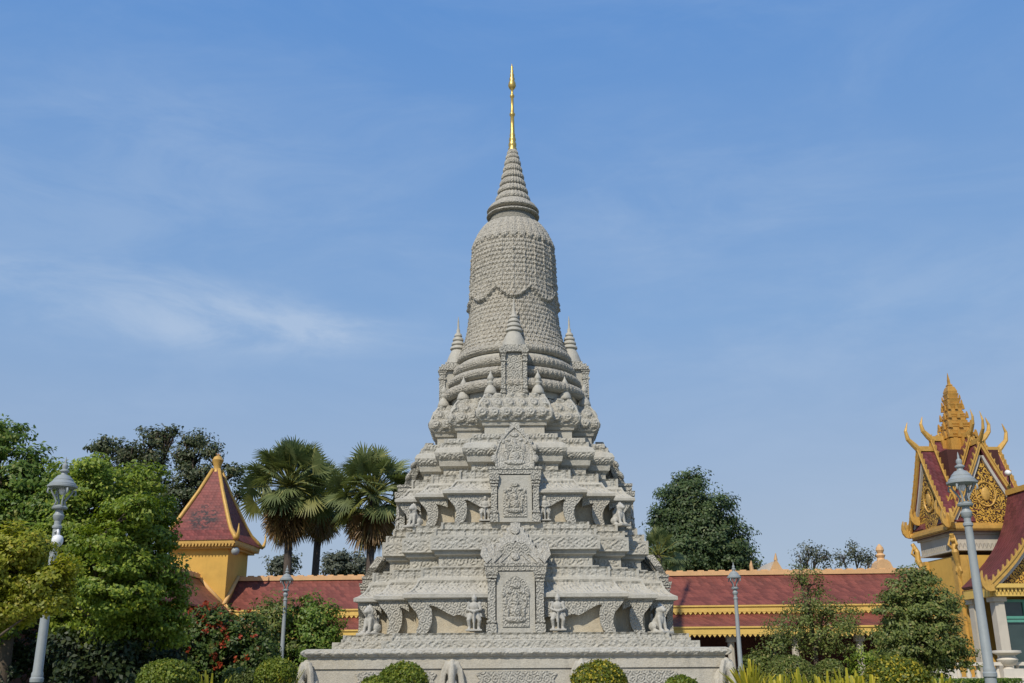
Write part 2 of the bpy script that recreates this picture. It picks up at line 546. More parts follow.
def wblob(px, py, sx, sy):
    """a soft patch of sky round one direction"""
    d = ray(px, py).normalized()
    r = Vector((d.y, -d.x, 0)).normalized(); u = r.cross(d)
    out = []
    for ax, sc in ((r, sx), (u, sy)):
        vm = wt.nodes.new('ShaderNodeVectorMath'); vm.operation = 'DOT_PRODUCT'
        wt.links.new(tc.outputs['Generated'], vm.inputs[0]); vm.inputs[1].default_value = ax
        q = wmath('DIVIDE', vm.outputs['Value'], sc)
        out.append(wmath('MULTIPLY', q, q))
    return wmath('SUBTRACT', 1.0, wmath('ADD', out[0], out[1]), True)


streaks = wramp(wnoise((2.0, 2.0, 7.0), (0.3, 0.1, 0.0), 6, 0.62, 1.6, 0.6), 0.42, 0.8)
wisps = wramp(wnoise((3.0, 3.0, 9.0), (1.3, 4.1, 2.0), 8, 0.62, 1.9, 0.5), 0.34, 0.72)
cl = wmath('MULTIPLY', streaks, 0.20)
for (px, py, sx, sy, am) in ((110, 308, 0.36, 0.055, 0.46), (270, 326, 0.22, 0.034, 0.36), (335, 331, 0.075, 0.020, 0.30), (690, 190, 0.24, 0.12, 0.20), (880, 330, 0.35, 0.12, 0.26), (160, 190, 0.32, 0.13, 0.26)):
    cl = wmath('ADD', cl, wmath('MULTIPLY', wmath('MULTIPLY', wramp(wblob(px, py, sx, sy), 0.0, 1.0), wmath('ADD', wisps, 0.12)), am))
cl = wmath('MINIMUM', cl, 0.85)
mixc = wt.nodes.new('ShaderNodeMix'); mixc.data_type = 'RGBA'
# the day's haze evens the clear sky out: blend a plain blue-by-height gradient over it
sepw = wt.nodes.new('ShaderNodeSeparateXYZ'); wt.links.new(tc.outputs['Generated'], sepw.inputs[0])
grad = wt.nodes.new('ShaderNodeValToRGB'); wt.links.new(sepw.outputs[2], grad.inputs[0])
SK = 1 / (0.14 * 2 ** 0.22)
stops = [(0.0, (.40, .465, .56)), (0.14, (.345, .44, .59)), (0.32, (.225, .385, .65)), (0.6, (.118, .288, .64)), (1.0, (.055, .18, .52))]
while len(grad.color_ramp.elements) < len(stops): grad.color_ramp.elements.new(.5)
for e_, (p_, c_) in zip(grad.color_ramp.elements, stops): e_.position = p_; e_.color = tuple(q * SK * .1 for q in c_) + (1,)
gs = wt.nodes.new('ShaderNodeVectorMath'); gs.operation = 'SCALE'; gs.inputs['Scale'].default_value = 10.0
wt.links.new(grad.outputs[0], gs.inputs[0])
mixs = wt.nodes.new('ShaderNodeMix'); mixs.data_type = 'RGBA'; mixs.inputs[0].default_value = 0.92
wt.links.new(sky.outputs[0], mixs.inputs[6]); wt.links.new(gs.outputs[0], mixs.inputs[7])
wt.links.new(cl, mixc.inputs[0]); wt.links.new(mixs.outputs[2], mixc.inputs[6])
mixc.inputs[7].default_value = (2.6, 3.35, 4.5, 1)
wt.links.new(mixc.outputs[2], bg.inputs['Color'])
bg.inputs['Strength'].default_value = 0.14
wt.links.new(bg.outputs[0], wo.inputs[0])
S.view_settings.view_transform = 'Standard'; S.view_settings.look = 'None'; S.view_settings.gamma = 1
S.view_settings.exposure = 0.22
S.render.engine = 'CYCLES'
S.cycles.use_denoising = True
S.cycles.max_bounces = 6; S.cycles.transparent_max_bounces = 6

# ------------------------------------------------------------------ ground
def ground():
    m = new_mat('lawn'); nt = NT(m); co = nt.coords()
    a = nt.noise(co, 0.7, 5, 0.65); b = nt.noise(co, 30, 3, 0.7)
    c = nt.mix(a, (0.045, 0.07, 0.018), (0.10, 0.12, 0.03)); c = nt.mix(nt.m('MULTIPLY', b, 0.5), c, (0.03, 0.045, 0.012))
    nt.bsdf(c, 0.9, 0, nt.bump(b, 0.04, 0.8), 0.2)
    mb = MB(); mb.add([(-1500, -60, 0), (1500, -60, 0), (1500, 3000, 0), (-1500, 3000, 0)], [(0, 1, 2, 3)])
    tag(mb.build('ground', m), kind='structure')
    m2 = new_mat('paving'); nt = NT(m2); co = nt.coords()
    br = nt.n('ShaderNodeTexBrick'); nt.put(br.inputs['Vector'], co)
    br.inputs['Color1'].default_value = (0.42, 0.39, 0.34, 1); br.inputs['Color2'].default_value = (0.36, 0.335, 0.29, 1)  # unseen paving, lightened and widened to bounce light up under the eaves
    br.inputs['Mortar'].default_value = (0.13, 0.12, 0.10, 1); br.inputs['Scale'].default_value = 1.6; br.inputs['Mortar Size'].default_value = 0.012
    nt.bsdf(br.outputs[0], 0.85, 0, nt.bump(nt.noise(co, 20), 0.01, 0.5), 0.3)
    mb = MB()
    for x0, x1, y0, y1 in ((-60, 60, -40, 11), (-9.5, 9.5, 23.2, 39.4), (-3, 3, 11.1, 23.1), (-60, -10.2, 33.2, 47.5), (10.2, 60, 30.5, 32.5), (-10, 10, 39.5, 46)):
        mb.add([(x0, y0, .004), (x1, y0, .004), (x1, y1, .004), (x0, y1, .004)], [(0, 1, 2, 3)])
    tag(mb.build('path', m2), kind='structure')


ground()

# ------------------------------------------------------------------ STUPA
DC = 32.5
XC = 0.06
D1, D2 = 0.68, 0.88


def zc(py, Y): return at(512 + 2 + (341.5 - py) * 0.0061, py, Y).z


def WM(hw, py):
    """half width (m) of a tier whose silhouette is hw photo pixels from the axis"""
    W = 3.0
    for _ in range(20):
        W = hw * mpp(py, DC - max(W - D1 - D2, 0.3))
    return W


def ZF(py, W): return zc(py, DC - W)


STUPA = empty('stupa', (XC, DC, 0), 'tall carved grey stone stupa of stepped tiers under a bell and gilded needle', 'stupa')


def redent(W, d1=D1, d2=D2):
    b2 = W - d1; b1 = W - d1 - d2
    q = [(b1, -W), (b1, -b2), (b2, -b2), (b2, -b1), (W, -b1)]
    pts = []
    for k in range(4):
        for (x, y) in q:
            for _ in range(k): x, y = -y, x
            pts.append((x, y))
    return pts


def tier(name, prof, mat, step=0.07, plain=False, parent=STUPA, smooth=False, cap=True):
    """redented square ring lofted through (W, z) rows, cut finely enough to carry relief"""
    base = [(W, -W) for W in (1,)]
    def ringpts(W):
        if plain:
            return [(W, -W), (W, W), (-W, W), (-W, -W)]
        return redent(W)
    ref = ringpts(max(w for w, _ in prof))
    n = len(ref)
    cuts = [max(1, int(math.hypot(ref[(i + 1) % n][0] - ref[i][0], ref[(i + 1) % n][1] - ref[i][1]) / step)) for i in range(n)]
    rows = []
    for i, (W, z) in enumerate(prof):
        if i:
            W0_, z0_ = prof[i - 1]
            k = max(1, int(math.hypot(W - W0_, z - z0_) / step))
            for j in range(1, k + 1): rows.append((W0_ + (W - W0_) * j / k, z0_ + (z - z0_) * j / k))
        else: rows.append((W, z))
    V = []
    for W, z in rows:
        p = ringpts(W)
        for i in range(n):
            a = p[i]; b = p[(i + 1) % n]
            for j in range(cuts[i]):
                t = j / cuts[i]
                V.append((a[0] + (b[0] - a[0]) * t, a[1] + (b[1] - a[1]) * t, z))
    L = sum(cuts)
    idx = np.arange(len(rows) * L).reshape(len(rows), L)
    a = idx[:-1]; b = idx[1:]
    F = np.stack([a, np.roll(a, -1, 1), np.roll(b, -1, 1), b], -1).reshape(-1, 4)
    V = np.array(V)
    me = bpy.data.meshes.new(name)
    faces = F.tolist()
    corner = np.zeros(L); k0 = 0
    for i in range(n): corner[k0] = 1; k0 += cuts[i]
    msk = np.ones((len(rows), L), np.float32); 
    near = (corner + np.roll(corner, 1) + np.roll(corner, -1)) > 0
    msk[:, near] = 0; msk[0] = 0; msk[-1] = 0
    if len(rows) > 6: msk[1] = 0; msk[-2] = 0
    if cap:
        faces.append(idx[-1].tolist()); faces.append(idx[0][::-1].tolist())
    me.from_pydata(V.tolist(), [], faces)
    o = link_mesh(name, me, mat, parent, smooth)
    at_ = me.attributes.new('relief', 'FLOAT', 'POINT'); at_.data.foreach_set('value', msk.ravel())
    me.update()
    return o


# --- pedestal
Wp = 5.50
zA0 = ZF(656.5, Wp); zA1 = ZF(648, Wp)
tier('pedestal', [(5.62, 0.0), (5.62, 0.25), (5.42, 0.33), (5.36, 0.42), (5.36, zA0 - 0.30)], M['stone_base'], plain=True, step=0.5)
tier('pedestal_band', [(5.40, zA0 - 0.285), (5.40, zA0 - 0.002)], M['stone_base'], plain=True, step=0.5)
h = zA1 - zA0
tier('pedestal_moulding', [(5.40, zA0), (5.5, zA0 + h * .12), (5.55, zA0 + h * .35), (5.56, zA0 + h * .55), (5.52, zA0 + h * .8), (5.42, zA1)], M['stone_rope'], plain=True, step=0.05)
WA = WM(184, 644); WB = WM(173, 636)
zB = ZF(640, WA); zC = ZF(632.5, WB)
tier('step', [(WA, zA1 - .02), (WA, zB)], M['stone_lozenge'], step=0.05)
tier('step', [(WB + .04, zB - .02), (WB + .04, zB + .08), (WB, zB + .09), (WB, zC)], M['stone_dentil'], step=0.05)
# --- lower storey
WE1 = WM(162, 594)
zS1 = ZF(597.5, WE1)
tier('storey_wall', [(WE1 - .36, zC - .02), (WE1 - .36, zS1 + .01)], M['stone_wall'], step=0.3)
tier('eave', [(WE1 - .22, zS1 - .05), (WE1 - .03, zS1), (WE1, zS1 + .012), (WE1, ZF(593.5, WE1))], M['stone'], step=0.2)
rp = [(162, 593.5), (157, 591.5), (153, 589), (150, 586), (147.5, 582), (146, 577)]
tier('eave_roof', [(WM(a, b), ZF(b, WM(a, b))) for a, b in rp], M['stone_zigzag'], step=0.05)
W1 = WM(143, 572); z1 = ZF(577, WM(146, 577)) - .01
z1t = ZF(567, W1)
tier('ledge', [(W1, z1), (W1, z1t)], M['stone_dentil'], step=0.05)
# --- second storey cornice
W2 = WM(133, 545)
zn = ZF(554, W2 - .1); zf = ZF(549.5, W2); zt = ZF(535, W2)
tier('neck', [(W2 - .05, z1t - .02), (W2 - .05, z1t + .06), (W2 - .22, z1t + .07), (W2 - .22, zn - .05), (W2 - .14, zn)], M['stone_foliage'], step=0.05)
tier('fillet', [(W2 - .11, zn), (W2 - .10, zf - .02), (W2 - .08, zf)], M['stone'], step=0.2)
tier('frieze', [(W2 - .02, zf - .002), (W2, zf + .01), (W2, zt)], M['stone_lozenge'], step=0.045)
Wc = WM(129, 532); zc1 = ZF(528.5, Wc); Wd = WM(122, 526); zd1 = ZF(522, Wd)
tier('step', [(Wc, zt - .02), (Wc, zc1)], M['stone_dentil'], step=0.05)
tier('step', [(Wd, zc1 - .02), (Wd, zd1)], M['stone_dentil'], step=0.05)
# --- upper statue storey
WE2 = WM(120, 492)
zS2 = ZF(493, WE2)
tier('storey_wall', [(WE2 - .35, zd1 - .02), (WE2 - .35, zS2 + .01)], M['stone_wall'], step=0.3)
tier('eave', [(WE2 - .2, zS2 - .05), (WE2 - .03, zS2), (WE2, zS2 + .012), (WE2, ZF(490, WE2))], M['stone'], step=0.2)
rp = [(120, 490), (115.5, 488.3), (111.5, 486), (108.5, 482.5), (106.5, 479)]
tier('eave_roof', [(WM(a, b), ZF(b, WM(a, b))) for a, b in rp], M['stone_zigzag'], step=0.05)
W3b = WM(103, 475); z3b = ZF(479, WM(106.5, 479)) - .01; z3t = ZF(470, W3b)
tier('ledge', [(W3b, z3b), (W3b, z3t)], M['stone_dentil'], step=0.05)
# --- third cornice
W3 = WM(100, 456)
zn = ZF(461, W3 - .1); zf = ZF(455, W3 - .1); zt = ZF(447.5, W3)
tier('neck', [(W3 - .28, z3t - .02), (W3 - .28, zn - .06), (W3 - .18, zn)], M['stone_foliage'], step=0.05)
tier('fillet', [(W3 - .16, zn), (W3 - .13, zf)], M['stone'], step=0.2)
tier('frieze', [(W3 - .12, zf - .002), (W3 - .03, zf + (zt - zf) * .5), (W3, zt)], M['stone_foliage'], step=0.045)
ztp = ZF(442, W3 - .12)
tier('coping', [(W3, zt), (W3 - .06, ztp - .06), (W3 - .16, ztp)], M['stone'], step=0.2)
Ws = 2.86; zs1 = ZF(437.5, Ws + .1); zs2 = ZF(433.5, Ws)
tier('step', [(Ws + .1, ztp - .02), (Ws + .1, zs1)], M['stone_dentil'], step=0.05)
tier('step', [(Ws, zs1 - .02), (Ws, zs2)], M['stone_foliage'], step=0.05)
# --- lotus storey
W4 = 2.70
zn = ZF(425.5, W4 - .2); zf = ZF(421.5, W4 - .12); zt = ZF(392.5, W4 - .3)
tier('neck', [(W4 - .22, zs2 - .02), (W4 - .22, zn)], M['stone'], step=0.2)
tier('fillet', [(W4 - .16, zn), (W4 - .13, zf)], M['stone'], step=0.2)
H4 = zt - zf
tier('lotus_block', [(W4 - .12, zf - .002), (W4 + .02, zf + H4 * .12), (W4 + .04, zf + H4 * .3), (W4 - .04, zf + H4 * .55), (W4 - .12, zf + H4 * .75), (W4 - .22, zf + H4 * .92), (W4 - .38, zt)], M['stone_petal'], step=0.04, smooth=True)
ZLOT = zt

# --- round drum, bell and cone
def YZ(py): return zc(py, DC)
def RR(hw, py): return hw * mpp(py, DC)


def lathe_np(name, rz, mat, n=160, parent=STUPA, fn=None, sub=None):
    rows = []
    for i, (r, z) in enumerate(rz):
        if i and sub:
            r0, z0 = rz[i - 1]; k = max(1, int(math.hypot(r - r0, z - z0) / sub))
            for j in range(1, k + 1): rows.append((r0 + (r - r0) * j / k, z0 + (z - z0) * j / k))
        else: rows.append((r, z))
    A = np.linspace(0, 2 * PI, n, endpoint=False)
    Rr = np.array([r for r, _ in rows])[:, None] * np.ones(n)[None]
    Z = np.array([z for _, z in rows])[:, None] * np.ones(n)[None]
    if fn is not None: Rr = Rr + fn(Rr, Z, A[None, :])
    V = np.stack([Rr * np.cos(A), Rr * np.sin(A), Z], -1).reshape(-1, 3)
    idx = np.arange(len(rows) * n).reshape(len(rows), n)
    a = idx[:-1]; b = idx[1:]
    F = np.stack([a, np.roll(a, -1, 1), np.roll(b, -1, 1), b], -1).reshape(-1, 4)
    return np_mesh(name, V, F, mat, parent, True)


def torus_prof(rmax, zlo, zhi, k=7, bulge=None):
    hh = (zhi - zlo) / 2; b = bulge or hh
    return [(rmax - b + b * math.sin(PI * i / (k - 1)), zlo + hh - hh * math.cos(PI * i / (k - 1))) for i in range(k)]


def rope_fn(cnt, amp):
    return lambda r, z, a: amp * (np.abs(np.sin(a * cnt / 2)) - .5) + amp * .5 * np.sin(a * cnt * 1.7 + z * 23)


rC, rB, rA, r1 = RR(73, 401), RR(66.5, 388), RR(61, 377), RR(57, 363)
lathe_np('drum', [(rC - .28, ZLOT - .05), (rC - .28, YZ(396)), (rB - .22, YZ(394)), (rB - .22, YZ(383)), (rA - .2, YZ(381)), (rA - .2, YZ(369)), (r1 - .2, YZ(367)), (r1 - .2, YZ(362))], M['stone'], 96)
lathe_np('ring_moulding', torus_prof(rC, YZ(407), YZ(396), 9, .2), M['stone_bell'], 420, fn=rope_fn(84, .03))
lathe_np('ring_moulding', torus_prof(rB, YZ(392.5), YZ(383), 9, .2), M['stone_bell'], 420, fn=rope_fn(78, .03))
lathe_np('ring_moulding', torus_prof(rA, YZ(381), YZ(371), 9, .18), M['stone_bell'], 420, fn=rope_fn(72, .03))
lathe_np('ring_moulding', torus_prof(r1 + .02, YZ(367.5), YZ(359), 9, .16), M['stone_bell'], 420, fn=rope_fn(72, .02))

ZB0, ZB1 = YZ(361), YZ(224)
zswag = YZ(301)


def bell_fn(r, z, a):
    row_h = 0.158
    v = (z - ZB0) / row_h; row = np.floor(v); fv = v - row
    ncell = 66
    u = a / (2 * PI) * ncell + 0.5 * (row % 2); fu = u - np.floor(u)
    edge = np.clip(0.75 - 0.75 * np.sqrt(np.clip(1 - (2 * fu - 1) ** 2, 0, 1)), 0, 1)      # round lower edge of each scale
    t = (fv - edge) / (1 - edge + 1e-6)
    sc = np.where(fv > edge, 0.055 * (1 - t) ** 0.8, 0.0)
    # draped cloth over the upper bell ends in eight swags
    k = 8
    sw = (a + PI / 8) / (2 * PI) * k; fs = sw - np.floor(sw)
    zl = zswag - 0.42 * np.sin(PI * fs) ** 1.0
    dz = z - zl
    shell = 0.075 / (1 + np.exp(-dz / 0.018))
    hem = 0.05 * np.exp(-(dz - .06) ** 2 / .0035)
    # hanging strips
    k2 = 24
    st = a / (2 * PI) * k2; f2 = np.abs(st - np.floor(st) - .5) * 2
    strip = 0.03 * np.exp(-((1 - f2) / .16) ** 2) * (dz > .15)
    # petal skirt under the cap
    zp = YZ(250.5); k3 = 30
    st3 = a / (2 * PI) * k3; f3 = st3 - np.floor(st3)
    dp = z - (zp - 0.16 * np.sin(PI * f3) ** .7 + .1)
    skirt = 0.09 / (1 + np.exp(-dp / 0.015))
    ribs = 0.03 * np.sin(PI * f3) * (dp > 0)
    sc = np.where(dp > 0, sc * .25, sc)
    cell = np.sin(np.floor(u) * 12.9898 + row * 78.233) * 43758.5453; cell = cell - np.floor(cell)
    sc = sc * (.62 + .55 * cell)
    n = 0.012 * np.sin(a * 61 + z * 37) * np.sin(a * 83 - z * 41)
    return sc + shell * (dp < .0) + shell * (dp >= 0) * .8 + hem + strip * (dp < 0) + skirt + ribs + n


bp = [(57, 361), (54, 355), (50.5, 347), (48, 338), (46, 326), (44, 312), (42.2, 300), (41.3, 285), (40.7, 270), (40, 258), (38, 250), (35, 243), (31.5, 236.5), (28.5, 232), (25.5, 228.5)]
# smooth the profile with a spline
py_ = np.array([p[1] for p in bp], float); hw_ = np.array([p[0] for p in bp], float)
ys = np.linspace(361, 228.5, 60)
hs = np.interp(ys, py_[::-1], hw_[::-1])
for _ in range(2): hs[1:-1] = (hs[:-2] + 2 * hs[1:-1] + hs[2:]) / 4
lathe_np('bell', [(RR(a, b) - .05, YZ(b)) for a, b in zip(hs, ys)], M['stone_bell'], 720, fn=bell_fn, sub=0.028)
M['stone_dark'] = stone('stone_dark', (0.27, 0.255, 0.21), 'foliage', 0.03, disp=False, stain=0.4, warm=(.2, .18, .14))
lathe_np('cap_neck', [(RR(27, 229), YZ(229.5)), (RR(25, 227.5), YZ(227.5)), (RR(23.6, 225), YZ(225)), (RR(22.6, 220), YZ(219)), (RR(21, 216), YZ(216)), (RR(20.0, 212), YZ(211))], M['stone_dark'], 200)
lathe_np('bell_cap', [(RR(21, 219), YZ(219.2)), (RR(25.8, 218.5), YZ(218.8)), (RR(26.4, 217.8), YZ(218)), (RR(25.8, 217), YZ(217)), (RR(20.5, 216.5), YZ(216.6))], M['stone_bell'], 300, fn=rope_fn(60, .006))
lathe_np('bell_cap', [(RR(19, 213.5), YZ(213.6)), (RR(25.2, 213.5), YZ(213.4)), (RR(26.0, 212.5), YZ(212.6)), (RR(25.0, 211), YZ(211.2)), (RR(22.5, 207.5), YZ(207.8)), (RR(17.0, 203.5), YZ(203.6))], M['stone_bell'], 300, fn=rope_fn(60, .01))
cone = []
tiers_c = [(17.5, 204, 195), (15.2, 195.5, 187.5), (13.0, 188, 180), (11.3, 180.5, 173), (9.6, 173.5, 166), (8.2, 166.5, 159.5), (6.9, 160, 155), (5.6, 155.5, 150.5)]
for hw, y0, y1 in tiers_c:
    hh = y0 - y1
    cone += [(RR(hw * .84, y0), YZ(y0)), (RR(hw * .97, y0), YZ(y0 - hh * .08)), (RR(hw, y0), YZ(y0 - hh * .3)), (RR(hw * .95, y0), YZ(y0 - hh * .6)), (RR(hw * .8, y0), YZ(y0 - hh * .88)), (RR(hw * .76, y0), YZ(y1))]
lathe_np('ringed_cone', cone + [(0.01, YZ(150.3))], M['stone_bell'], 220, fn=lambda r, z, a: .035 * (np.abs(np.sin(a * 13)) - .6) * np.clip(r, 0, .4) * 2.2)
fin = [(4.3, 151.5), (4.4, 149), (3.2, 147.5), (4.0, 146), (3.9, 143.5), (2.9, 142), (3.5, 140.5), (3.3, 138.5), (2.5, 137), (2.9, 135.5), (2.3, 133), (2.0, 125), (1.8, 116.5), (2.7, 115.5), (2.8, 114), (1.8, 112.5), (1.5, 105), (1.4, 98), (2.2, 97), (2.2, 95.5), (1.2, 94),
       (1.3, 90), (2.8, 88.5), (4.0, 86), (3.5, 83), (2.4, 81), (2.8, 79), (1.9, 77), (2.2, 75), (1.4, 73), (1.7, 71), (1.0, 69.5), (1.3, 67.5), (0.7, 66), (0.1, 63.5)]
lathe_np('gilded_finial', [(RR(a, b), YZ(b)) for a, b in fin], M['gilt'], 24)

# --- buds on the lotus blocks
def bud_mb():
    mb = MB()
    mb.lathe([(.20, 0), (.21, .06), (.17, .2), (.10, .3), (.07, .33), (.12, .37), (.12, .42), (.06, .46), (.10, .5), (.11, .56), (.07, .64), (.03, .72), (.005, .8)], 14)
    return mb


first = None
W5 = W4 - .30
b1, b2 = W5 - D1 - D2, W5 - D1
spots = []
for sx in (-1, 1):
    for sy in (-1, 1):
        for (x, y) in ((b1 - .1, W5 - .1), (W5 - .1, b1 - .1), (b2 - .1, b2 - .1)):
            spots.append((sx * x, sy * y))
for (x, y) in spots:
    if first is None:
        first = bud_mb().build('lotus_bud', M['stone'], STUPA, smooth=True)
        first.location = (x, y, ZLOT - .06)
    else:
        c = first.copy(); COL.objects.link(c); c.location = (x, y, ZLOT - .06)

# --- brackets below the two eaves
def bracket_outline(kind, s, height, width):
    br = [(0, 0), (2.0, 5), (6, 10), (10.5, 15), (12.5, 21), (12.5, 27), (10.5, 32), (10.5, 35), (20.5, 35), (23.5, 31), (25.5, 25), (26, 17), (25, 10.5), (22.5, 7.5)]
    if kind == 'bay':
        wpx = width / s
        sc = [(27, 7.6), (36, 12), (42, 15.5), (47, 18), (50, 17), (54, 16.8), (60, 19.5), (66, 20), (72, 18), (80, 20), (wpx, 20)]
        sc = [p for p in sc if p[0] < wpx - 1] + [(wpx, 20)]
        o = br + sc + [(wpx, 0)]
    else:
        wpx = width / s
        k = min(1.0, (wpx - 1) / 30)
        br = [(a * k, b) for a, b in br]
        o = br + [(27 * k, 8.5), (wpx, 12), (wpx, 0)]
    sy = height / 35.0
    return [(a * s, -b * sy) for a, b in o]


def brackets(WE, ztop, zbot, s, porch_half):
    Hh = ztop - zbot
    b2, b1 = WE - D1, WE - D1 - D2
    ins = .11
    faces = [('bay', b1 - ins, WE - ins, b1 - ins - porch_half), ('cor', b2 - ins, b2 - ins, D2), ('cor', WE - ins, b1 - ins, D1)]
    for k in range(4):
        Rk = Matrix.Rotation(k * PI / 2, 4, 'Z')
        for sgn in (-1, 1):
            for kind, xc, yf, wd_ in faces:
                if kind == 'cor' and k % 2: continue
                ol = bracket_outline(kind, s, Hh, wd_)
                mb = MB()
                pts = [(sgn * (xc - a), b) for a, b in ol]
                mb.prism(pts, -yf, -yf + .17, Matrix.Translation((0, 0, ztop)))
                o = mb.build('bracket', M['stone_carved'], STUPA)
                o.rotation_euler = (0, 0, k * PI / 2)


brackets(WE1, zS1 + .004, zC + .002, mpp(610, DC - WE1), 0.78)
brackets(WE2, zS2 + .004, zd1 + .002, mpp(505, DC - WE2) * .8, 0.66)

# --- niches
def flame_outline(w, h, n=9, kind='leaf'):
    """half-width w, height h, with a toothed flame edge"""
    right = []
    for i in range(n + 1):
        t = i / n
        if kind == 'leaf': x = w * (1 - t ** 2.2) * (0.80 + 0.25 * math.sin(t * PI * .9))
        else: x = w * (1 - t) ** .85
        right.append((x, h * t))
        if i < n:
            t2 = (i + .62) / n
            if kind == 'leaf': x2 = w * (1 - t2 ** 2.2) * (0.80 + 0.25 * math.sin(t2 * PI * .9))
            else: x2 = w * (1 - t2) ** .85
            right.append((x2 + .075, h * (t2 + .03)))
    return right + [(-x, z) for x, z in right[::-1][1:]]


def relief_figure(mb, c, s, depth):
    x, y, z = c
    mb.ball((x, y, z + .62 * s), (.11 * s, depth, .13 * s)); mb.ball((x, y, z + .8 * s), (.06 * s, depth * .8, .12 * s))
    mb.ball((x, y, z + .36 * s), (.17 * s, depth, .2 * s)); mb.ball((x, y, z + .12 * s), (.34 * s, depth, .1 * s))
    for q in (-1, 1):
        mb.ball((x + q * .24 * s, y, z + .35 * s), (.055 * s, depth * .8, .2 * s)); mb.ball((x + q * .3 * s, y, z + .62 * s), (.05 * s, depth * .7, .16 * s))
        mb.ball((x + q * .2 * s, y, z + .9 * s), (.08 * s, depth * .6, .06 * s)); mb.ball((x + q * .36 * s, y, z + .85 * s), (.06 * s, depth * .6, .1 * s))
    mb.ball((x, y, z + 1.08 * s), (.16 * s, depth * .7, .08 * s))


def niche(hw, pw, z0, zcap, zl0, zl1, zp, yf, yb, ph, kind, ang, lean, pset):
    """half width, pilaster width, floor, capital, lintel bottom/top, pediment tip, front and back planes"""
    root = MB()
    root.box((0, -(yf - .12 + yb) / 2, (z0 + zl1) / 2), (2 * (hw - .06), (yf - .12 - yb), zl1 - z0 - .004))
    o = root.build('niche', M['stone'], STUPA)
    o.rotation_euler = (0, 0, ang)
    p = MB()
    inner = hw - pw
    p.box((0, -(yf - .06), (z0 + .10 + zl0) / 2), (2 * inner - .02, .12, zl0 - z0 - .12))
    p.box((0, -(yf - .02), z0 + .06), (2 * inner - .01, .12, .11))
    p.build('panel', M['stone'], o)
    cf = MB(); fw = inner * .68; fz0 = z0 + .16; fz1 = zl0 - (zl0 - z0) * (.22 if kind == 'leaf' else .08)
    cf.prism([(-fw, fz0), (fw, fz0), (fw, fz1 - fw * .9), (fw * .72, fz1 - fw * .35), (0, fz1), (-fw * .72, fz1 - fw * .35), (-fw, fz1 - fw * .9)], -(yf + .03), -(yf - .06))
    cf.build('carved_field', M['stone_carved'], o)
    rl = MB(); relief_figure(rl, (0, -(yf + .03), z0 + .24), (zl0 - z0) * .56, .06)
    rl.build('relief', M['stone_carved'], o, smooth=True)
    for q in (-1, 1):
        m = MB(); x = q * (hw - pw / 2)
        m.box((x, -(yf - .05), (z0 + .22 + zcap) / 2), (pw * .8, .22, zcap - z0 - .22))
        m.box((x, -(yf - .05), z0 + .11), (pw * 1.1, .32, .22))
        m.box((x, -(yf - .05), z0 + .30), (pw * 1.0, .27, .06))
        m.box((x, -(yf - .05), zcap + .02), (pw * .95, .26, .06))
        m.box((x, -(yf - .05), zcap + .11), (pw * 1.1, .3, .06))
        m.box((x, -(yf - .05), (zcap + .16 + zl0) / 2), (pw * 1.25, .33, zl0 - zcap - .16), taper=1.1)
        m.build('pilaster', M['stone_carved'], o)
    l = MB()
    l.box((0, -(yf - .17), (zl0 + zl1) / 2 - .03), (2 * hw + .10, .40, (zl1 - zl0) * .6)); l.box((0, -(yf - .18), zl1 - .03), (2 * hw + .16, .46, .08))
    l.build('lintel', M['stone_carved'], o)
    yf = yf - pset
    pd = MB(); T = Matrix.Translation((0, 0, zl1 + .01))
    pd.prism(flame_outline(ph, zp - zl1, 8, kind), -(yf + .02), -(yf - .22), T)
    hh = zp - zl1
    if kind == 'tri':
        for q in (-1, 1):
            pd.prism([(q * ph * .92, .02), (q * ph * .74, .02), (0, hh * .54), (0, hh * .70)], -(yf + .08), -(yf + .0), T)
            pd.prism([(q * ph * .60, .02), (q * ph * .50, .02), (0, hh * .34), (0, hh * .44)], -(yf + .06), -(yf + .0), T)
            pd.box((q * ph * .86, -(yf - .06), zl1 + hh * .27), (ph * .26, .2, hh * .42))
            pd.prism([(q * ph * .98, 0), (q * ph * 1.2, hh * .2), (q * ph * 1.12, hh * .48), (q * ph * 1.0, hh * .40), (q * ph * .94, hh * .25), (q * ph * .8, hh * .12)], -(yf + .12), -(yf - .12), T)
        pd.ball((0, -(yf + .05), zl1 + hh * .8), (.13, .07, .12)); pd.ball((0, -(yf + .05), zl1 + hh * .18), (.12, .07, .12))
    else:
        relief_figure(pd, (0, -(yf + .02), zl1 + .08), hh * .62, .08)
        for q in (-1, 1):
            pd.tube([(q * ph * .86, -(yf + .04), zl1 + .05), (q * ph * .9, -(yf + .04), zl1 + hh * .3), (q * ph * .72, -(yf + .04), zl1 + hh * .55), (q * ph * .3, -(yf + .04), zl1 + hh * .78), (0, -(yf + .04), zl1 + hh * .9)], .032, 6)
            pd.ball((q * ph * .98, -(yf + .04), zl1 + hh * .2), (.1, .08, .13)); pd.ball((q * ph * .98, -(yf + .04), zl1 + hh * .44), (.09, .08, .11))
    pd.v = [(x, y + lean * max(0, z - zl1) / hh, z) for x, y, z in pd.v]
    pd.prism([(-ph * .66, .0), (ph * .66, .0), (ph * .56, hh * .3), (ph * .28, hh * .48), (-ph * .28, hh * .48), (-ph * .56, hh * .3)], -(yf - .12), -(yf - .75), T)
    pd.build('pediment', M['stone_carved'], o)


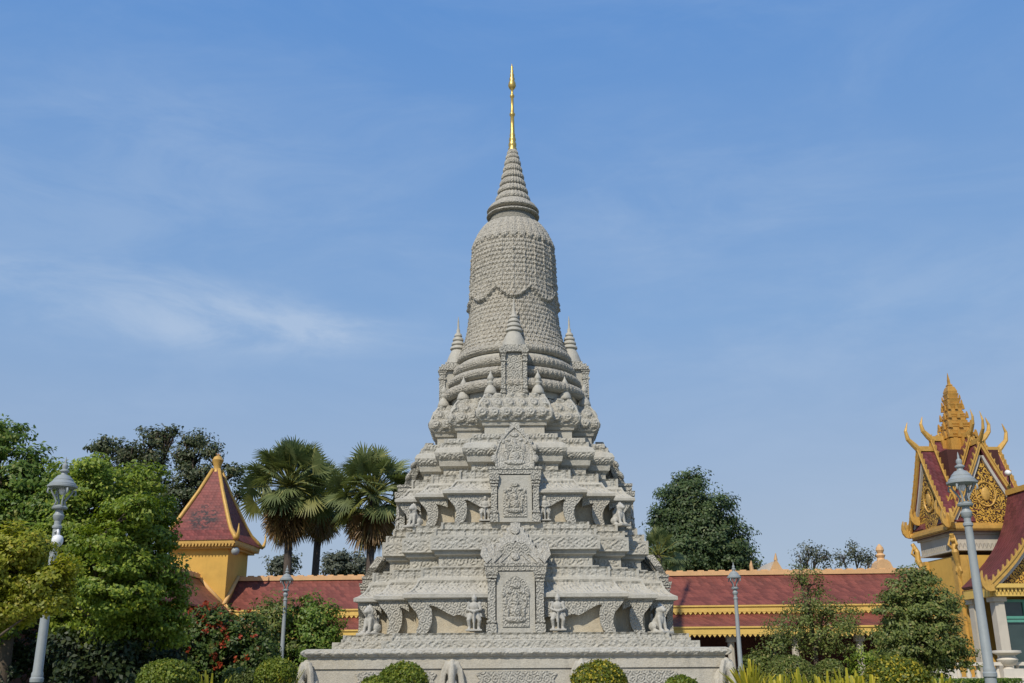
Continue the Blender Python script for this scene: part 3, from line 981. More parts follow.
yfL = 4.70
zN0 = zC - .01
fy = DC - yfL
mL = mpp(600, fy)
mU = mpp(480, DC - 3.62)
yfU = 3.70
fyU = DC - yfU
for k in range(4):
    niche(29 * mL, 9.5 * mL, zN0, zc(581, fy), zc(571, fy), zc(563.5, fy), zc(522.5, fy + .93), yfL, WE1 - .9, 30 * mL, 'tri', k * PI / 2, .80, .13)
    niche(24.5 * mU, 7.5 * mU, zd1 - .01, zc(486, fyU), zc(474.5, fyU), zc(467, fyU), zc(422.5, fyU + .80), yfU, WE2 - .9, 21.5 * mU, 'leaf', k * PI / 2, .60, .20)
# narrow steps that carry the lower niches' sides
# --- small shrines on the drum
def shrine(ang):
    ra, rf = 1.90, 2.44
    yf_ = DC - rf
    z0 = zc(394, yf_) - .3; z1 = zc(351.5, yf_); z2 = zc(345, yf_)
    m_ = mpp(370, yf_)
    hw = 13 * m_; pw = 4.2 * m_
    body = MB(); body.box((0, -(rf - .08 + 1.3) / 2, (z0 + z1) / 2), (2 * hw - .1, rf - .08 - 1.3, z1 - z0))
    o = body.build('shrine', M['stone'], STUPA); o.rotation_euler = (0, 0, ang)
    p = MB(); p.box((0, -(rf - .06), (z0 + z1) / 2), (2 * (hw - pw) - .04, .06, z1 - z0 - .1))
    p.build('panel', M['stone_carved'], o)
    for q in (-1, 1):
        m = MB(); x = q * (hw - pw / 2)
        m.box((x, -(rf - .05), (z0 + z1) / 2), (pw, .2, z1 - z0 - .004))
        for zz, a in ((z1 - .03, 1.5), (z1 - .12, 1.25), (z1 - .3, 1.3), (z0 + .36, 1.35), (z0 + .5, 1.2)): m.box((x, -(rf - .05), zz), (pw * a, .2 * a, .06))
        m.build('pilaster', M['stone_carved'], o)
    s = MB(); T = Matrix.Translation((0, -ra, 0))
    s.box((0, -(rf - .42), z1 + .05), (2 * hw + .12, .96, .11)); s.box((0, -(rf - .46), z1 + .15), (2 * hw + .02, .9, .1)); s.box((0, -ra, z1 + .24), (2 * hw - .06, .8, .1))
    s.build('cornice', M['stone_carved'], o)
    zb = z1 + .28
    zt_ = zc(297, DC - ra)
    q = (zt_ - zb)
    sp = MB()
    sp.lathe([(.40, zb), (.38, zb + .07 * q), (.31, zb + .18 * q), (.24, zb + .27 * q), (.21, zb + .30 * q), (.27, zb + .32 * q), (.26, zb + .36 * q), (.18, zb + .39 * q), (.23, zb + .41 * q), (.22, zb + .45 * q), (.15, zb + .48 * q),
              (.19, zb + .50 * q), (.18, zb + .54 * q), (.11, zb + .57 * q), (.14, zb + .59 * q), (.12, zb + .63 * q), (.06, zb + .66 * q), (.06, zb + .72 * q), (.035, zb + .75 * q), (.03, zb + .88 * q), (.005, zt_)], 18, T)
    sp.build('spire', M['stone'], o, auto=50)


for k in range(4): shrine(k * PI / 2)

# carved panels on the pedestal faces
for k in range(4):
    for xc in (-3.1, 0, 3.1):
        mb = MB(); mb.prism([(-1.05, .02), (-.95, .16), (-1.05, .3), (-.85, .36), (.85, .36), (1.05, .3), (.95, .16), (1.05, .02), (.85, -.2), (-.85, -.2)], -5.40, -5.33, Matrix.Translation((xc, 0, zA0 - .72)))
        o = mb.build('relief_panel', M['stone_carved'], STUPA); o.rotation_euler = (0, 0, k * PI / 2)

# ------------------------------------------------------------------ statues
def limb(mb, a, b, r0, r1, n=10):
    a = Vector(a); b = Vector(b)
    mb.tube([a, (a + b) / 2, b], [r0, (r0 + r1) / 2, r1], n)
    mb.ball(a, r0, n=10, m=6); mb.ball(b, r1, n=10, m=6)


def guardian(name, h, label, group, loc, rz=0):
    """stone door guardian: feet apart, both hands on a club in front, tall crown; faces -y"""
    mb = MB(); s = h / 1.9
    for q in (-1, 1):
        limb(mb, (q * .14, 0, .84), (q * .31, -.12, .52), .16, .12)
        limb(mb, (q * .31, -.12, .52), (q * .25, .0, .1), .115, .08)
        mb.ball((q * .27, -.1, .06), (.09, .17, .065))
        limb(mb, (q * .28, 0, 1.36), (q * .38, -.06, 1.08), .095, .075)
        limb(mb, (q * .38, -.06, 1.08), (q * .07, -.25, .98), .07, .055)
        mb.ball((q * .05, -.27, .97), (.07, .07, .08))
        mb.ball((q * .30, 0, 1.42), (.12, .1, .09))
        mb.ball((q * .12, 0, 1.62), (.03, .05, .07))
        mb.prism([(q * .2, .95), (q * .42, .86), (q * .48, .66), (q * .32, .72)], -.06, .06)   # flared sash ends
    mb.ball((0, 0, 1.25), (.28, .17, .26)); mb.ball((0, 0, 1.0), (.2, .15, .2)); mb.ball((0, 0, .88), (.25, .17, .14))
    mb.prism([(-.12, .9), (.12, .9), (.08, .36), (-.08, .36)], -.15, -.05)
    limb(mb, (0, 0, 1.4), (0, 0, 1.55), .09, .08)
    mb.ball((0, -.01, 1.63), (.125, .135, .15)); mb.ball((0, -.14, 1.62), (.025, .03, .04))
    mb.lathe([(.15, 1.70), (.15, 1.74), (.11, 1.78), (.09, 1.84), (.05, 1.9), (.012, 1.98)], 12)
    limb(mb, (0, -.27, 1.0), (0, -.27, .06), .035, .055)
    mb.lathe([(.34, -.12), (.34, .0)], 4, Matrix.Rotation(PI / 4, 4, 'Z') @ Matrix.Translation((0, 0, 0)))
    mb.box((0, -.06, -.04), (.92, .72, .10))
    o = remeshed(name, mb, M['stone_pale'], .026)
    o.scale = (s, s, s)
    o.location = loc; o.rotation_euler = (0, 0, rz)
    return tag(o, label, 'statue', group)


gx = 4.70
gl = 'guardian statues on the lower terrace'
HS = 34 * mpp(612, DC - gx)
guardian('guardian_statue', HS, 'pale stone guardian holding a club, left of the lower carved doorway of the stupa', gl, at(474, 630, DC - gx) * 1)
guardian('guardian_statue', HS, 'pale stone guardian holding a club, right of the lower carved doorway of the stupa', gl, at(558, 629, DC - gx) * 1)
HU = 25 * mpp(510, DC - 3.7)
gu = 'guardian statues on the upper terrace'
pu = at(485, 520.5, DC - 3.55)
guardian('guardian_statue', HU, 'small stone guardian beside the left pilaster of the upper niche', gu, (pu.x, pu.y, zd1 + .07))
pu = at(545, 520.5, DC - 3.55)
guardian('guardian_statue', HU, 'small stone guardian beside the right pilaster of the upper niche', gu, (pu.x, pu.y, zd1 + .07))
guardian('guardian_statue', HU, 'small guardian seen from the side at the left edge of the upper terrace', gu, (XC - 3.62, DC - 1.05, zd1 + .07), -PI / 2)
guardian('guardian_statue', HU, 'small guardian seen from the side at the right edge of the upper terrace', gu, (XC + 3.62, DC - 1.05, zd1 + .07), PI / 2)
for o in [o for o in bpy.data.objects if o.name.startswith('guardian_statue') and o.location.z < zd1 - .5]:
    o.location.z = zC + .085


def lion(h, label, group, loc, rz):
    """seated lion, faces -y"""
    mb = MB(); s = h / 1.0
    mb.ball((0, .16, .3), (.19, .24, .25)); mb.ball((0, -.02, .45), (.17, .17, .26)); limb(mb, (0, .1, .35), (0, -.06, .66), .17, .15)
    mb.ball((0, -.12, .80), (.15, .16, .15)); mb.ball((0, -.25, .76), (.09, .09, .08)); mb.ball((0, -.04, .78), (.19, .1, .2))
    for q in (-1, 1):
        limb(mb, (q * .12, -.1, .5), (q * .13, -.17, .08), .075, .06); mb.ball((q * .13, -.22, .05), (.075, .11, .055))
        mb.ball((q * .2, .18, .2), (.1, .2, .16)); mb.ball((q * .21, .02, .05), (.07, .13, .055))
        mb.ball((q * .1, -.07, .95), (.04, .03, .06))
    mb.lathe([(.1, .9), (.06, .98), (.01, 1.05)], 10, Matrix.Translation((0, -.06, 0)))
    limb(mb, (0, .36, .2), (0, .42, .5), .05, .04); mb.ball((0, .40, .58), (.05, .05, .1))
    mb.box((0, 0, -.03), (.6, .86, .1))
    o = remeshed('lion_statue', mb, M['stone_pale'], .02)
    o.scale = (s, s, s); o.location = loc; o.rotation_euler = (0, 0, rz)
    return tag(o, label, 'statue', group)


ll = 'seated lion statues at the terrace corners'
hl = 27 * mpp(620, 29)
lion(hl, 'seated stone lion at the left corner of the lower terrace, under the eave', ll, (at(370, 631, 28.9).x, 28.9, zC + .03), R(-38))
lion(hl, 'seated stone lion at the right corner of the lower terrace, under the eave', ll, (at(660, 631, 28.9).x, 28.9, zC + .03), R(38))
hl2 = 22 * mpp(517, 29.8)
lion(hl2, 'seated stone lion at the left corner of the upper terrace', ll, (at(414, 526, 29.75).x, 29.75, zd1 + .02), R(-38))
lion(hl2, 'seated stone lion at the right corner of the upper terrace', ll, (at(620, 526, 29.75).x, 29.75, zd1 + .02), R(38))


def elephant(label, loc, rz):
    """forequarters of an elephant standing out from the pedestal, faces -y"""
    mb = MB()
    mb.ball((0, .25, .85), (.30, .38, .36)); mb.ball((0, -.12, 1.12), (.20, .22, .22)); mb.ball((0, -.14, 1.27), (.12, .14, .09))
    for q in (-1, 1):
        limb(mb, (q * .30, .05, .8), (q * .40, -.02, .1), .13, .12); mb.ball((q * .40, -.08, .08), (.15, .18, .09))
        mb.prism([(q * .13, 1.30), (q * .24, 1.31), (q * .40, 1.1), (q * .50, .72), (q * .48, .45), (q * .36, .42), (q * .28, .70), (q * .22, 1.0)], -.24, -.08)
        limb(mb, (q * .15, -.30, .86), (q * .22, -.42, .66), .045, .02)
        mb.ball((q * .13, -.28, 1.14), .05)
    pts = [(0, -.26, 1.22), (0, -.36, 1.0), (0, -.40, .72), (0, -.38, .45), (0, -.38, .22), (0, -.48, .12)]
    mb.tube(pts, [.14, .135, .115, .095, .08, .06], 10); mb.ball(pts[-1], .065)
    o = remeshed('elephant_statue', mb, M['stone_base'], .032)
    o.location = loc; o.rotation_euler = (0, 0, rz); o.scale = (.70, .78, zA0 * .98 / 1.37)
    return tag(o, label, 'statue', 'stone elephants around the pedestal')


elephant('stone elephant at the left corner of the stupa pedestal', (XC - 5.33, DC - 5.33, 0), R(-45))
elephant('stone elephant at the right corner of the stupa pedestal', (XC + 5.33, DC - 5.33, 0), R(45))
elephant('stone elephant on the pedestal front beside the round bush below the left guardian', (at(452, 670, 27).x, DC - 5.36, 0), 0)
elephant('stone elephant half hidden behind the yellow-topped round bush', (at(582, 670, 27).x, DC - 5.36, 0), 0)

# ------------------------------------------------------------------ street lamps
def lamp(loc, H, label, group):
    root = empty('street_lamp', loc, label, 'street lamp', group)
    L = M['lamp_paint']
    KS = .78; H = H / KS
    zr = H - 1.0           # collar below the lantern
    p = MB(); p.lathe([(.19, 0), (.19, .10), (.15, .14), (.15, .62), (.17, .66), (.12, .72), (.105, .8), (.095, 1.5), (.115, 1.52), (.115, 1.58), (.10, 1.60), (.10, 1.66), (.085, 1.7), (.066, zr - .35), (.085, zr - .33), (.085, zr - .29), (.06, zr - .27), (.06, zr - .2), (.09, zr - .16), (.10, zr - .10), (.075, zr - .06), (.06, zr)], 20)
    p.build('post', L, root, auto=35)
    c = MB(); c.lathe([(.06, zr), (.13, zr + .02), (.14, zr + .05), (.10, zr + .08), (.05, zr + .10)], 20); c.build('collar', L, root, auto=35)
    for k in range(4):
        a = PI / 4 + k * PI / 2
        d = Vector((math.cos(a), math.sin(a), 0))
        f = MB()
        f.tube([d * .11 + Vector((0, 0, zr + .05)), d * .075 + Vector((0, 0, zr + .16)), d * .12 + Vector((0, 0, zr + .24)), d * .19 + Vector((0, 0, zr + .34)), d * .20 + Vector((0, 0, zr + .44))], [.022, .018, .02, .018, .018], 8)
        f.tube([d * .19 + Vector((0, 0, zr + .36)), d * .25 + Vector((0, 0, zr + .38)), d * .26 + Vector((0, 0, zr + .31)), d * .22 + Vector((0, 0, zr + .28))], [.016, .02, .018, .008], 6)
        f.build('lantern_arm', L, root, smooth=True)
    h = MB(); h.lathe([(.10, zr + .40), (.24, zr + .41), (.265, zr + .42), (.265, zr + .455), (.235, zr + .47), (.235, zr + .49), (.19, zr + .53), (.175, zr + .55), (.175, zr + .565), (.125, zr + .62), (.11, zr + .64), (.06, zr + .66), (.05, zr + .70), (.085, zr + .72), (.085, zr + .74), (.04, zr + .77), (.055, zr + .81), (.05, zr + .85), (.02, zr + .88), (.018, zr + .93), (.003, H)], 24)
    h.build('hat', L, root, auto=35)
    b = MB(); b.lathe([(.05, zr + .41), (.055, zr + .36), (.03, zr + .30), (.005, zr + .28)], 12); b.build('bulb', M['white_plastic'], root, smooth=True)
    for ch in root.children: ch.scale = (KS, KS, KS)
    return root


def lamp_at(px, py, Y, label):
    t = at(px, py, Y)
    return lamp((t.x, t.y, 0), t.z, label, 'grey street lamps')


l1 = lamp_at(66.5, 457, 14.5, 'tall grey street lamp rising through the yellow-green tree, a white camera on its post')
lamp_at(957.5, 452, 14.0, 'tall grey street lamp in front of the gilded pavilion')
lamp_at(733, 562, 29.6, 'slim grey street lamp beside the right end of the stupa pedestal')
lamp_at(287.5, 565, 30.8, 'slim grey street lamp rising out of the shrubs left of the stupa')
# dome camera on the left lamp
c0 = at(62, 538, 14.35)
cm = empty('security_camera', (l1.location.x + .0, 14.42, c0.z), 'white dome security camera on the post of the lamp by the yellow-green tree', 'camera')
mb = MB(); mb.tube([(0.0, .04, .12), (.10, -.06, .15), (.12, -.08, .06)], [.02, .02, .03], 8); mb.build('mount', M['white_plastic'], cm, smooth=True)
mb = MB(); mb.lathe([(.03, .06), (.085, .03), (.10, -.03), (.10, -.07), (.085, -.12), (.05, -.155), (.005, -.17)], 18, Matrix.Translation((.12, -.08, 0))); mb.build('dome', M['white_plastic'], cm, smooth=True)
cm.scale = (.78, .78, .78)

# ------------------------------------------------------------------ gallery (cloister) behind
def teeth(mb, x0, x1, y, z, w, h, t=.03):
    n = max(1, int((x1 - x0) / w)); w = (x1 - x0) / n
    for i in range(n):
        a = x0 + i * w
        mb.prism([(a + .01, z), (a + w - .01, z), (a + w * .5, z - h)], y - t / 2, y + t / 2)


def slope(mb, x0, x1, pts, thick=.08, mi=0):
    """a roof sheet: section pts (y,z) run along x"""
    vs = []; k = len(pts)
    for x in (x0, x1):
        for y, z in pts: vs.append((x, y, z))
        for y, z in pts[::-1]: vs.append((x, y, z - thick))
    n = 2 * k
    fs = [tuple(range(n))[::-1], tuple(range(n, 2 * n))]
    for i in range(n):
        j = (i + 1) % n
        fs.append((i, j, j + n, i + n))
    mb.add(vs, fs, None, mi)


def gallery(loc, rz, L0, L1, label, zs, col_step=2.8):
    """local x along the length, -y is the courtyard side; zs: ridge, upper eave, upper top fascia ... """
    zr, zue, zlt, zle = zs
    root = empty('gallery', loc, label, 'gallery', 'galleries of the cloister', rz)
    up = [(-1.75, zue), (-1.2, zue + (zr - zue) * .26), (-.55, zue + (zr - zue) * .62), (0, zr)]
    mb = MB(); slope(mb, L0, L1, up); slope(mb, L0, L1, [(-y, z) for y, z in up[::-1]])
    mb.build('upper_roof', M['tile'], root)
    lo = [(-2.95, zle), (-2.3, zle + (zlt - zle) * .48), (-1.62, zlt)]
    mb = MB(); slope(mb, L0, L1, lo); slope(mb, L0, L1, [(-y, z) for y, z in lo[::-1]])
    mb.build('lower_roof', M['tile'], root)
    mb = MB(); mb.box(((L0 + L1) / 2, 0, zr + .06), (L1 - L0, .24, .2))
    n = int((L1 - L0) / .5)
    for i in range(n): mb.box((L0 + .25 + i * .5, 0, zr + .185), (.3, .12, .05))
    mb.build('ridge', M['peach_trim'], root)
    for nm, y, z, h in (('upper_fascia', -1.80, zue, .26), ('lower_fascia', -3.0, zle, .30)):
        mb = MB(); mb.box(((L0 + L1) / 2, y, z - h / 2 + .02), (L1 - L0, .09, h)); mb.box(((L0 + L1) / 2, y - .05, z + .02), (L1 - L0, .1, .07))
        teeth(mb, L0, L1, y - .02, z - h + .024, .22, .13)
        mb.build(nm, M['gold_fascia'], root)
    mb = MB(); mb.box(((L0 + L1) / 2, -1.7, (zlt + zue) / 2 - .1), (L1 - L0, .1, zue - zlt + .2)); mb.build('clerestory', M['yellow_wall'], root)
    mb = MB(); mb.box(((L0 + L1) / 2, -1.0, zle - .28), (L1 - L0, 3.6, .06)); mb.build('ceiling', M['brown'], root)
    mb = MB(); mb.box(((L0 + L1) / 2, 1.4, zle / 2 + .1), (L1 - L0, .3, zle + .2)); mb.build('back_wall', M['dark_red'], root)
    mb = MB(); mb.box(((L0 + L1) / 2, -.7, .15), (L1 - L0, 4.4, .3)); mb.build('plinth', M['column'], root)
    x = L0 + 1.2
    while x < L1:
        mb = MB(); mb.box((x, -2.5, .42), (.42, .42, .24)); mb.lathe([(.17, .53), (.15, zle - .6)], 8, Matrix.Translation((x, -2.5, 0))); mb.box((x, -2.5, zle - .46), (.40, .40, .28))
        mb.build('column', M['column'], root); x += col_step
    return root


YG = 50.0
gA = at(236, 577.5, 50.6); gB = at(890, 570, 48.4)
rzg = math.atan2(gB.y - gA.y, gB.x - gA.x)
zr = at(512, 577, YG - .4).z
zs = (zr, zc(608.5, YG - 2.2), zc(614.5, YG - 2.1), zc(629.5, YG - 3.4))
Lg = (gB - gA).length
gallery((gA.x, gA.y, 0), rzg, 0.0, Lg + 9, 'long low gallery with maroon tiled roofs and gold fringes behind the stupa', zs)
tx, ty = gA.x - 1.35, gA.y - .15
gallery((tx, ty - 1.6, 0), -PI / 2, 0.0, 22.0, 'gallery wing with maroon tiled roof coming forward from the corner tower', zs)

# ------------------------------------------------------------------ corner tower
def tower():
    hw = 1.45
    root = empty('corner_tower', (tx, ty, 0), 'square yellow tower with a steep maroon pyramid roof and gold hips', 'tower', None, rzg)
    ze = at(222, 547, ty - hw).z
    za = at(218, 470, ty).z
    mb = MB(); mb.box((0, 0, ze / 2), (2 * hw, 2 * hw, ze - .02)); mb.build('wall', M['yellow_wall'], root)
    mb = MB()
    mb.box((0, 0, ze - .05), (2 * hw + .5, 2 * hw + .5, .1)); mb.box((0, 0, ze + .06), (2 * hw + .74, 2 * hw + .74, .13)); mb.box((0, 0, ze + .21), (2 * hw + .9, 2 * hw + .9, .16))
    for k in range(4):
        Rk = Matrix.Rotation(k * PI / 2, 4, 'Z')
        t = MB(); teeth(t, -hw - .42, hw + .42, -hw - .43, ze + .13, .16, .16); mb.add(t.v, t.f, Rk)
    mb.build('cornice', M['gold_paint'], root)
    # concave pyramid
    H = za - ze - .29
    prof = [(hw + .50, 0), (hw + .34, .06 * H), (hw + .08, .14 * H), (hw - .16, .26 * H), (hw - .42, .42 * H), (hw * .42, .68 * H), (.16, H)]
    mb = MB(); mb.lathe([(r, ze + .29 + z) for r, z in prof], 4, square=True); mb.build('roof', tile_mat('tile_lichen', (0.195, 0.05, 0.038), rows=7, blotch=(ze + .35 + .3 * H, .22 * H)), root)
    for k in range(4):
        a = PI / 4 + k * PI / 2
        d = Vector((math.cos(a), math.sin(a), 0)) * math.sqrt(2)
        pts = [d * r + Vector((0, 0, ze + .31 + z)) for r, z in prof]
        m = MB(); m.tube(pts, [.12, .12, .11, .11, .11, .10, .09], 6)
        e = d * prof[0][0] + Vector((0, 0, ze + .31))
        m.tube([e, e + d * .10 + Vector((0, 0, .10)), e + d * .15 + Vector((0, 0, .34)), e + d * .14 + Vector((0, 0, .72))], [.11, .10, .07, .015], 6)
        m.build('hip', M['gold_paint'], root, smooth=True)
    m = MB(); zt = ze + .29 + H
    m.lathe([(.22, zt - .12), (.17, zt + .02), (.2, zt + .25), (.27, zt + .42), (.3, zt + .5), (.24, zt + .56), (.2, zt + .66), (.1, zt + .72), (.05, zt + .74)], 14)
    m.build('finial', M['gold_paint'], root, auto=40)
    m = MB()
    for k in range(5):
        a = k * PI * 2 / 5 + .3
        m.tube([(0, 0, zt + .74), (math.cos(a) * .10, math.sin(a) * .10, zt + .84), (math.cos(a) * .16, math.sin(a) * .16, zt + .82)], [.02, .015, .005], 5)
    m.build('crest', M['peach_trim'], root)
    # cream flashings where the gallery roofs meet the walls
    m = MB()
    m.tube([(-.05, -hw - .04, zs[0] + .15), (hw + .0, -hw - .05, zs[0] - (zs[0] - zs[1]) * .80)], .10, 6)
    m.tube([(hw + .05, .1, zs[0] + .15), (hw + .05, -hw - .2, zs[0] - (zs[0] - zs[1]) * .80)], .10, 6)
    m.tube([(hw + .02, -hw - .02, zs[0] - (zs[0] - zs[1]) * .78), (hw + .55, -hw - .5, zs[0] - (zs[0] - zs[1]) * 1.05)], .09, 6)
    m.build('flashing', M['cream_trim'], root, smooth=True)
    f = empty('floodlight', tuple(at(235, 551, ty - hw - .35)), 'small round white floodlight under the eave of the yellow tower', 'lamp')
    m = MB(); m.lathe([(.08, .12), (.17, .03), (.2, -.06), (.19, -.08)], 16, Matrix.Rotation(PI / 2, 4, 'X')); m.build('housing', M['lamp_paint'], f, smooth=True)
    m = MB(); m.tube([(0, -.06, .1), (0, .1, .22), (0, .35, .22)], .025, 6); m.build('bracket', M['dark_iron'], f)


tower()

# ------------------------------------------------------------------ small buildings seen over the gallery roof
def far_gable():
    p = at(766, 574, 66); m_ = mpp(565, 66)
    root = empty('temple_gable', (p.x, p.y, 0), 'small pale orange temple gable with pointed finials just above the gallery roof', 'temple', None, 0)
    zt = at(776, 556, 66).z; zb = p.z - 2.5
    mb = MB(); mb.box((0, 2, zb / 2), (26 * m_, 4, zb)); mb.build('wall', M['yellow_wall'], root)
    mb = MB(); mb.prism([(-28 * m_, p.z - .1), (-10 * m_, p.z + 2 * m_), (2 * m_, p.z + 10 * m_), (10 * m_, p.z + 13 * m_), (22 * m_, p.z - .1)], 0, 4); mb.build('roof', M['soffit'], root)
    mb = MB(); mb.box((0, 2, (zb + p.z) / 2), (46 * m_, 4.2, p.z - zb)); mb.build('eave', M['peach_trim'], root)
    mb = MB(); mb.prism([(2 * m_, p.z - .2), (5 * m_, p.z + 5 * m_), (10 * m_, p.z + 14 * m_), (15 * m_, p.z + 5 * m_), (19 * m_, p.z - .2)], -.35, -.02)
    mb.build('bargeboard', M['peach_trim'], root); mb = MB()
    mb.tube([(10 * m_, -.2, p.z + 13 * m_), (10.5 * m_, -.2, p.z + 20 * m_)], [.13, .03], 6)
    mb.build('finial', M['peach_trim'], root); mb = MB()
    mb.tube([(-14 * m_, -.2, p.z - .2), (-15 * m_, -.2, p.z + 8 * m_), (-14.5 * m_, -.2, p.z + 13 * m_)], [.16, .12, .02], 6)
    mb.build('horn', M['peach_trim'], root)


far_gable()


def far_crest():
    p = at(886, 571, 58); m_ = mpp(560, 58)
    root = empty('gate_crest', (p.x, p.y, 0), 'rounded pale orange gate crest with white urn finials above the gallery roof', 'gate', None, 0)
    zb = p.z - .4
    mb = MB(); mb.box((0, .6, zb / 2), (36 * m_, 1.2, zb)); mb.build('wall', M['peach_trim'], root)
    mb = MB(); mb.prism([(-9 * m_, zb), (-8.5 * m_, zb + 10 * m_), (-6 * m_, zb + 16 * m_), (-3 * m_, zb + 18.5 * m_), (3 * m_, zb + 18.5 * m_), (6 * m_, zb + 16 * m_), (8.5 * m_, zb + 10 * m_), (9 * m_, zb)], .1, 1.1); mb.build('arch', M['peach_trim'], root)
    for x, s in ((0, 1), (-15 * m_, .62), (14 * m_, .62)):
        z0 = zb + 18 * m_ if x == 0 else zb
        mb = MB(); mb.lathe([(.25 * s, z0), (.2 * s, z0 + .15 * s), (.28 * s, z0 + .3 * s), (.16 * s, z0 + .42 * s), (.24 * s, z0 + .6 * s), (.2 * s, z0 + .75 * s), (.04, z0 + .95 * s)], 12, Matrix.Translation((x, .6, 0)))
        if x: mb.box((x, .6, zb - .1 + .15), (.5, .5, .3))
        mb.build('urn', M['white_trim'] if x else M['peach_trim'], root, smooth=False)


far_crest()

# ------------------------------------------------------------------ gilded pavilion on the right
PV_Y = 40.0
pvc = at(957, 440, PV_Y)
HE = 1.7                      # half width at the eaves
zE = at(950, 527, PV_Y - HE).z - .12          # eave underside
zR = at(983, 441, PV_Y - HE).z          # ridge
ztip = at(942, 373, PV_Y).z


def curve_gable(half, zlow, zhigh, n=8, sag=.10):
    """right half of a concave gable from foot to apex"""
    pts = []
    for i in range(n + 1):
        t = i / n
        x = half * (1 - t); z = zlow + (zhigh - zlow) * t
        b = sag * math.sin(PI * t)
        pts.append((x - b * .9, z - b * .35))
    return pts


def gable_roof(root, y_out, y_in, half, zlow, zhigh, sag, ang, teeth_n=13, ped=True, horns=1.0, tile='tile_dark', pedback=.35, name_extra=''):
    Rk = Matrix.Rotation(ang, 4, 'Z')
    pts = curve_gable(half, zlow, zhigh, 10, sag)
    mb = MB()
    for q in (1, -1):
        sec = [(q * x, z) for x, z in pts] + [(q * max(x - .10, -.02), z - .10) for x, z in pts[::-1]]
        mb.prism(sec, -y_out + .06, -y_in, Rk)
    mb.build('roof', M[tile], root)
    # bargeboards with teeth
    for q in (1, -1):
        bb = MB()
        sec = [(q * x, z + .02) for x, z in pts] + [(q * (x + .0), z - .21) for x, z in pts[::-1]]
        bb.prism(sec, -y_out - .02, -y_out + .08, Rk)
        sec2 = [(q * (x + .03), z + .05) for x, z in pts] + [(q * (x + .03), z - .05) for x, z in pts[::-1]]
        bb.prism(sec2, -y_out - .06, -y_out - .021, Rk)
        for i in range(teeth_n):
            t = (i + .6) / (teeth_n + .3)
            f = t * 10; k = int(f); u = f - k
            x = pts[k][0] * (1 - u) + pts[k + 1][0] * u; z = pts[k][1] * (1 - u) + pts[k + 1][1] * u
            d = Vector((pts[k][0] - pts[k + 1][0], 0, pts[k][1] - pts[k + 1][1])).normalized()
            nrm = Vector((-d.z, 0, d.x));
            if nrm.x < 0: nrm = -nrm
            tip = Vector((x, 0, z)) + nrm * .15 - d * .14
            a = Vector((x, 0, z)) + d * .07; b = Vector((x, 0, z)) - d * .07
            bb.prism([(q * a.x, a.z), (q * tip.x, tip.z), (q * b.x, b.z)], -y_out - .035, -y_out + .055, Rk)
        # naga foot: hooked board end with three flame tongues
        fx, fz = pts[0]
        foot = [(-.12, -.24), (.06, -.27), (.22, -.22), (.33, -.08), (.36, .10), (.33, .28), (.26, .44), (.27, .22), (.24, .08), (.19, .05), (.18, .18), (.12, .30), (.12, .14), (.08, .04), (.03, .14), (-.02, .06)]
        bb.prism([(q * (fx + a), fz + b) for a, b in foot], -y_out - .05, -y_out + .06, Rk)
        bb.build('bargeboard', M['gold_paint'], root)
    if horns:
        h = MB(); s = horns
        h.tube([(0, -y_out + .1, zhigh - .08), (0, -y_out - .10, zhigh + .14 * s), (0, -y_out - .36 * s, zhigh + .42 * s), (0, -y_out - .42 * s, zhigh + .75 * s), (0, -y_out - .30 * s, zhigh + 1.12 * s)], [.12, .12, .09, .065, .012], 8, Rk, flat=.7)
        h.box((0, -(y_out + y_in) / 2, zhigh + .03), (.16, (y_out - y_in), .2), Rk)
        h.build('horn', M['gold_paint'], root, smooth=False)
    if ped:
        p = MB(); o = [(x - .11, z - .17) for x, z in pts if x > .12]
        sec = o + [(0, zhigh - .30)] + [(-x, z) for x, z in o[::-1]]
        p.prism(sec, -y_out + pedback, -y_out + pedback + .08, Rk)
        p.build('pediment', M['gilded_carving'], root)
        p = MB()
        for k in range(22):
            a = 2 * PI * k / 22; b_ = 2 * PI * (k + 1) / 22
            c_ = zlow + (zhigh - zlow) * .34; rr = half * .24
            p.tube([(rr * math.cos(a), -y_out + pedback - .02, c_ + rr * 1.2 * math.sin(a)), (rr * math.cos(b_), -y_out + pedback - .02, c_ + rr * 1.2 * math.sin(b_))], .035, 5, Rk)
        p.ball((0, -y_out + pedback - .02, zlow + (zhigh - zlow) * .34), (half * .11, .06, half * .16), Rk)
        p.build('medallion', M['gold_paint'], root)
        p = MB(); p.box((0, -y_out + pedback + .0, zlow - .12), (2 * half - .5, .2, .10), Rk); p.box((0, -y_out + pedback - .03, zlow - .25), (2 * half - .35, .3, .12), Rk)
        p.build('pediment_base', M['gold_paint'], root)
        p = MB()
        for q in (1, -1):
            sec = [(q * (x - .02), z - .215) for x, z in pts if x > .05] + [(q * max(x - .16, .01), z - .235) for x, z in pts[::-1] if x > .05]
            p.prism(sec, -y_out + .09, -y_out + pedback - .002, Rk)
        p.build('soffit', M['soffit'], root)


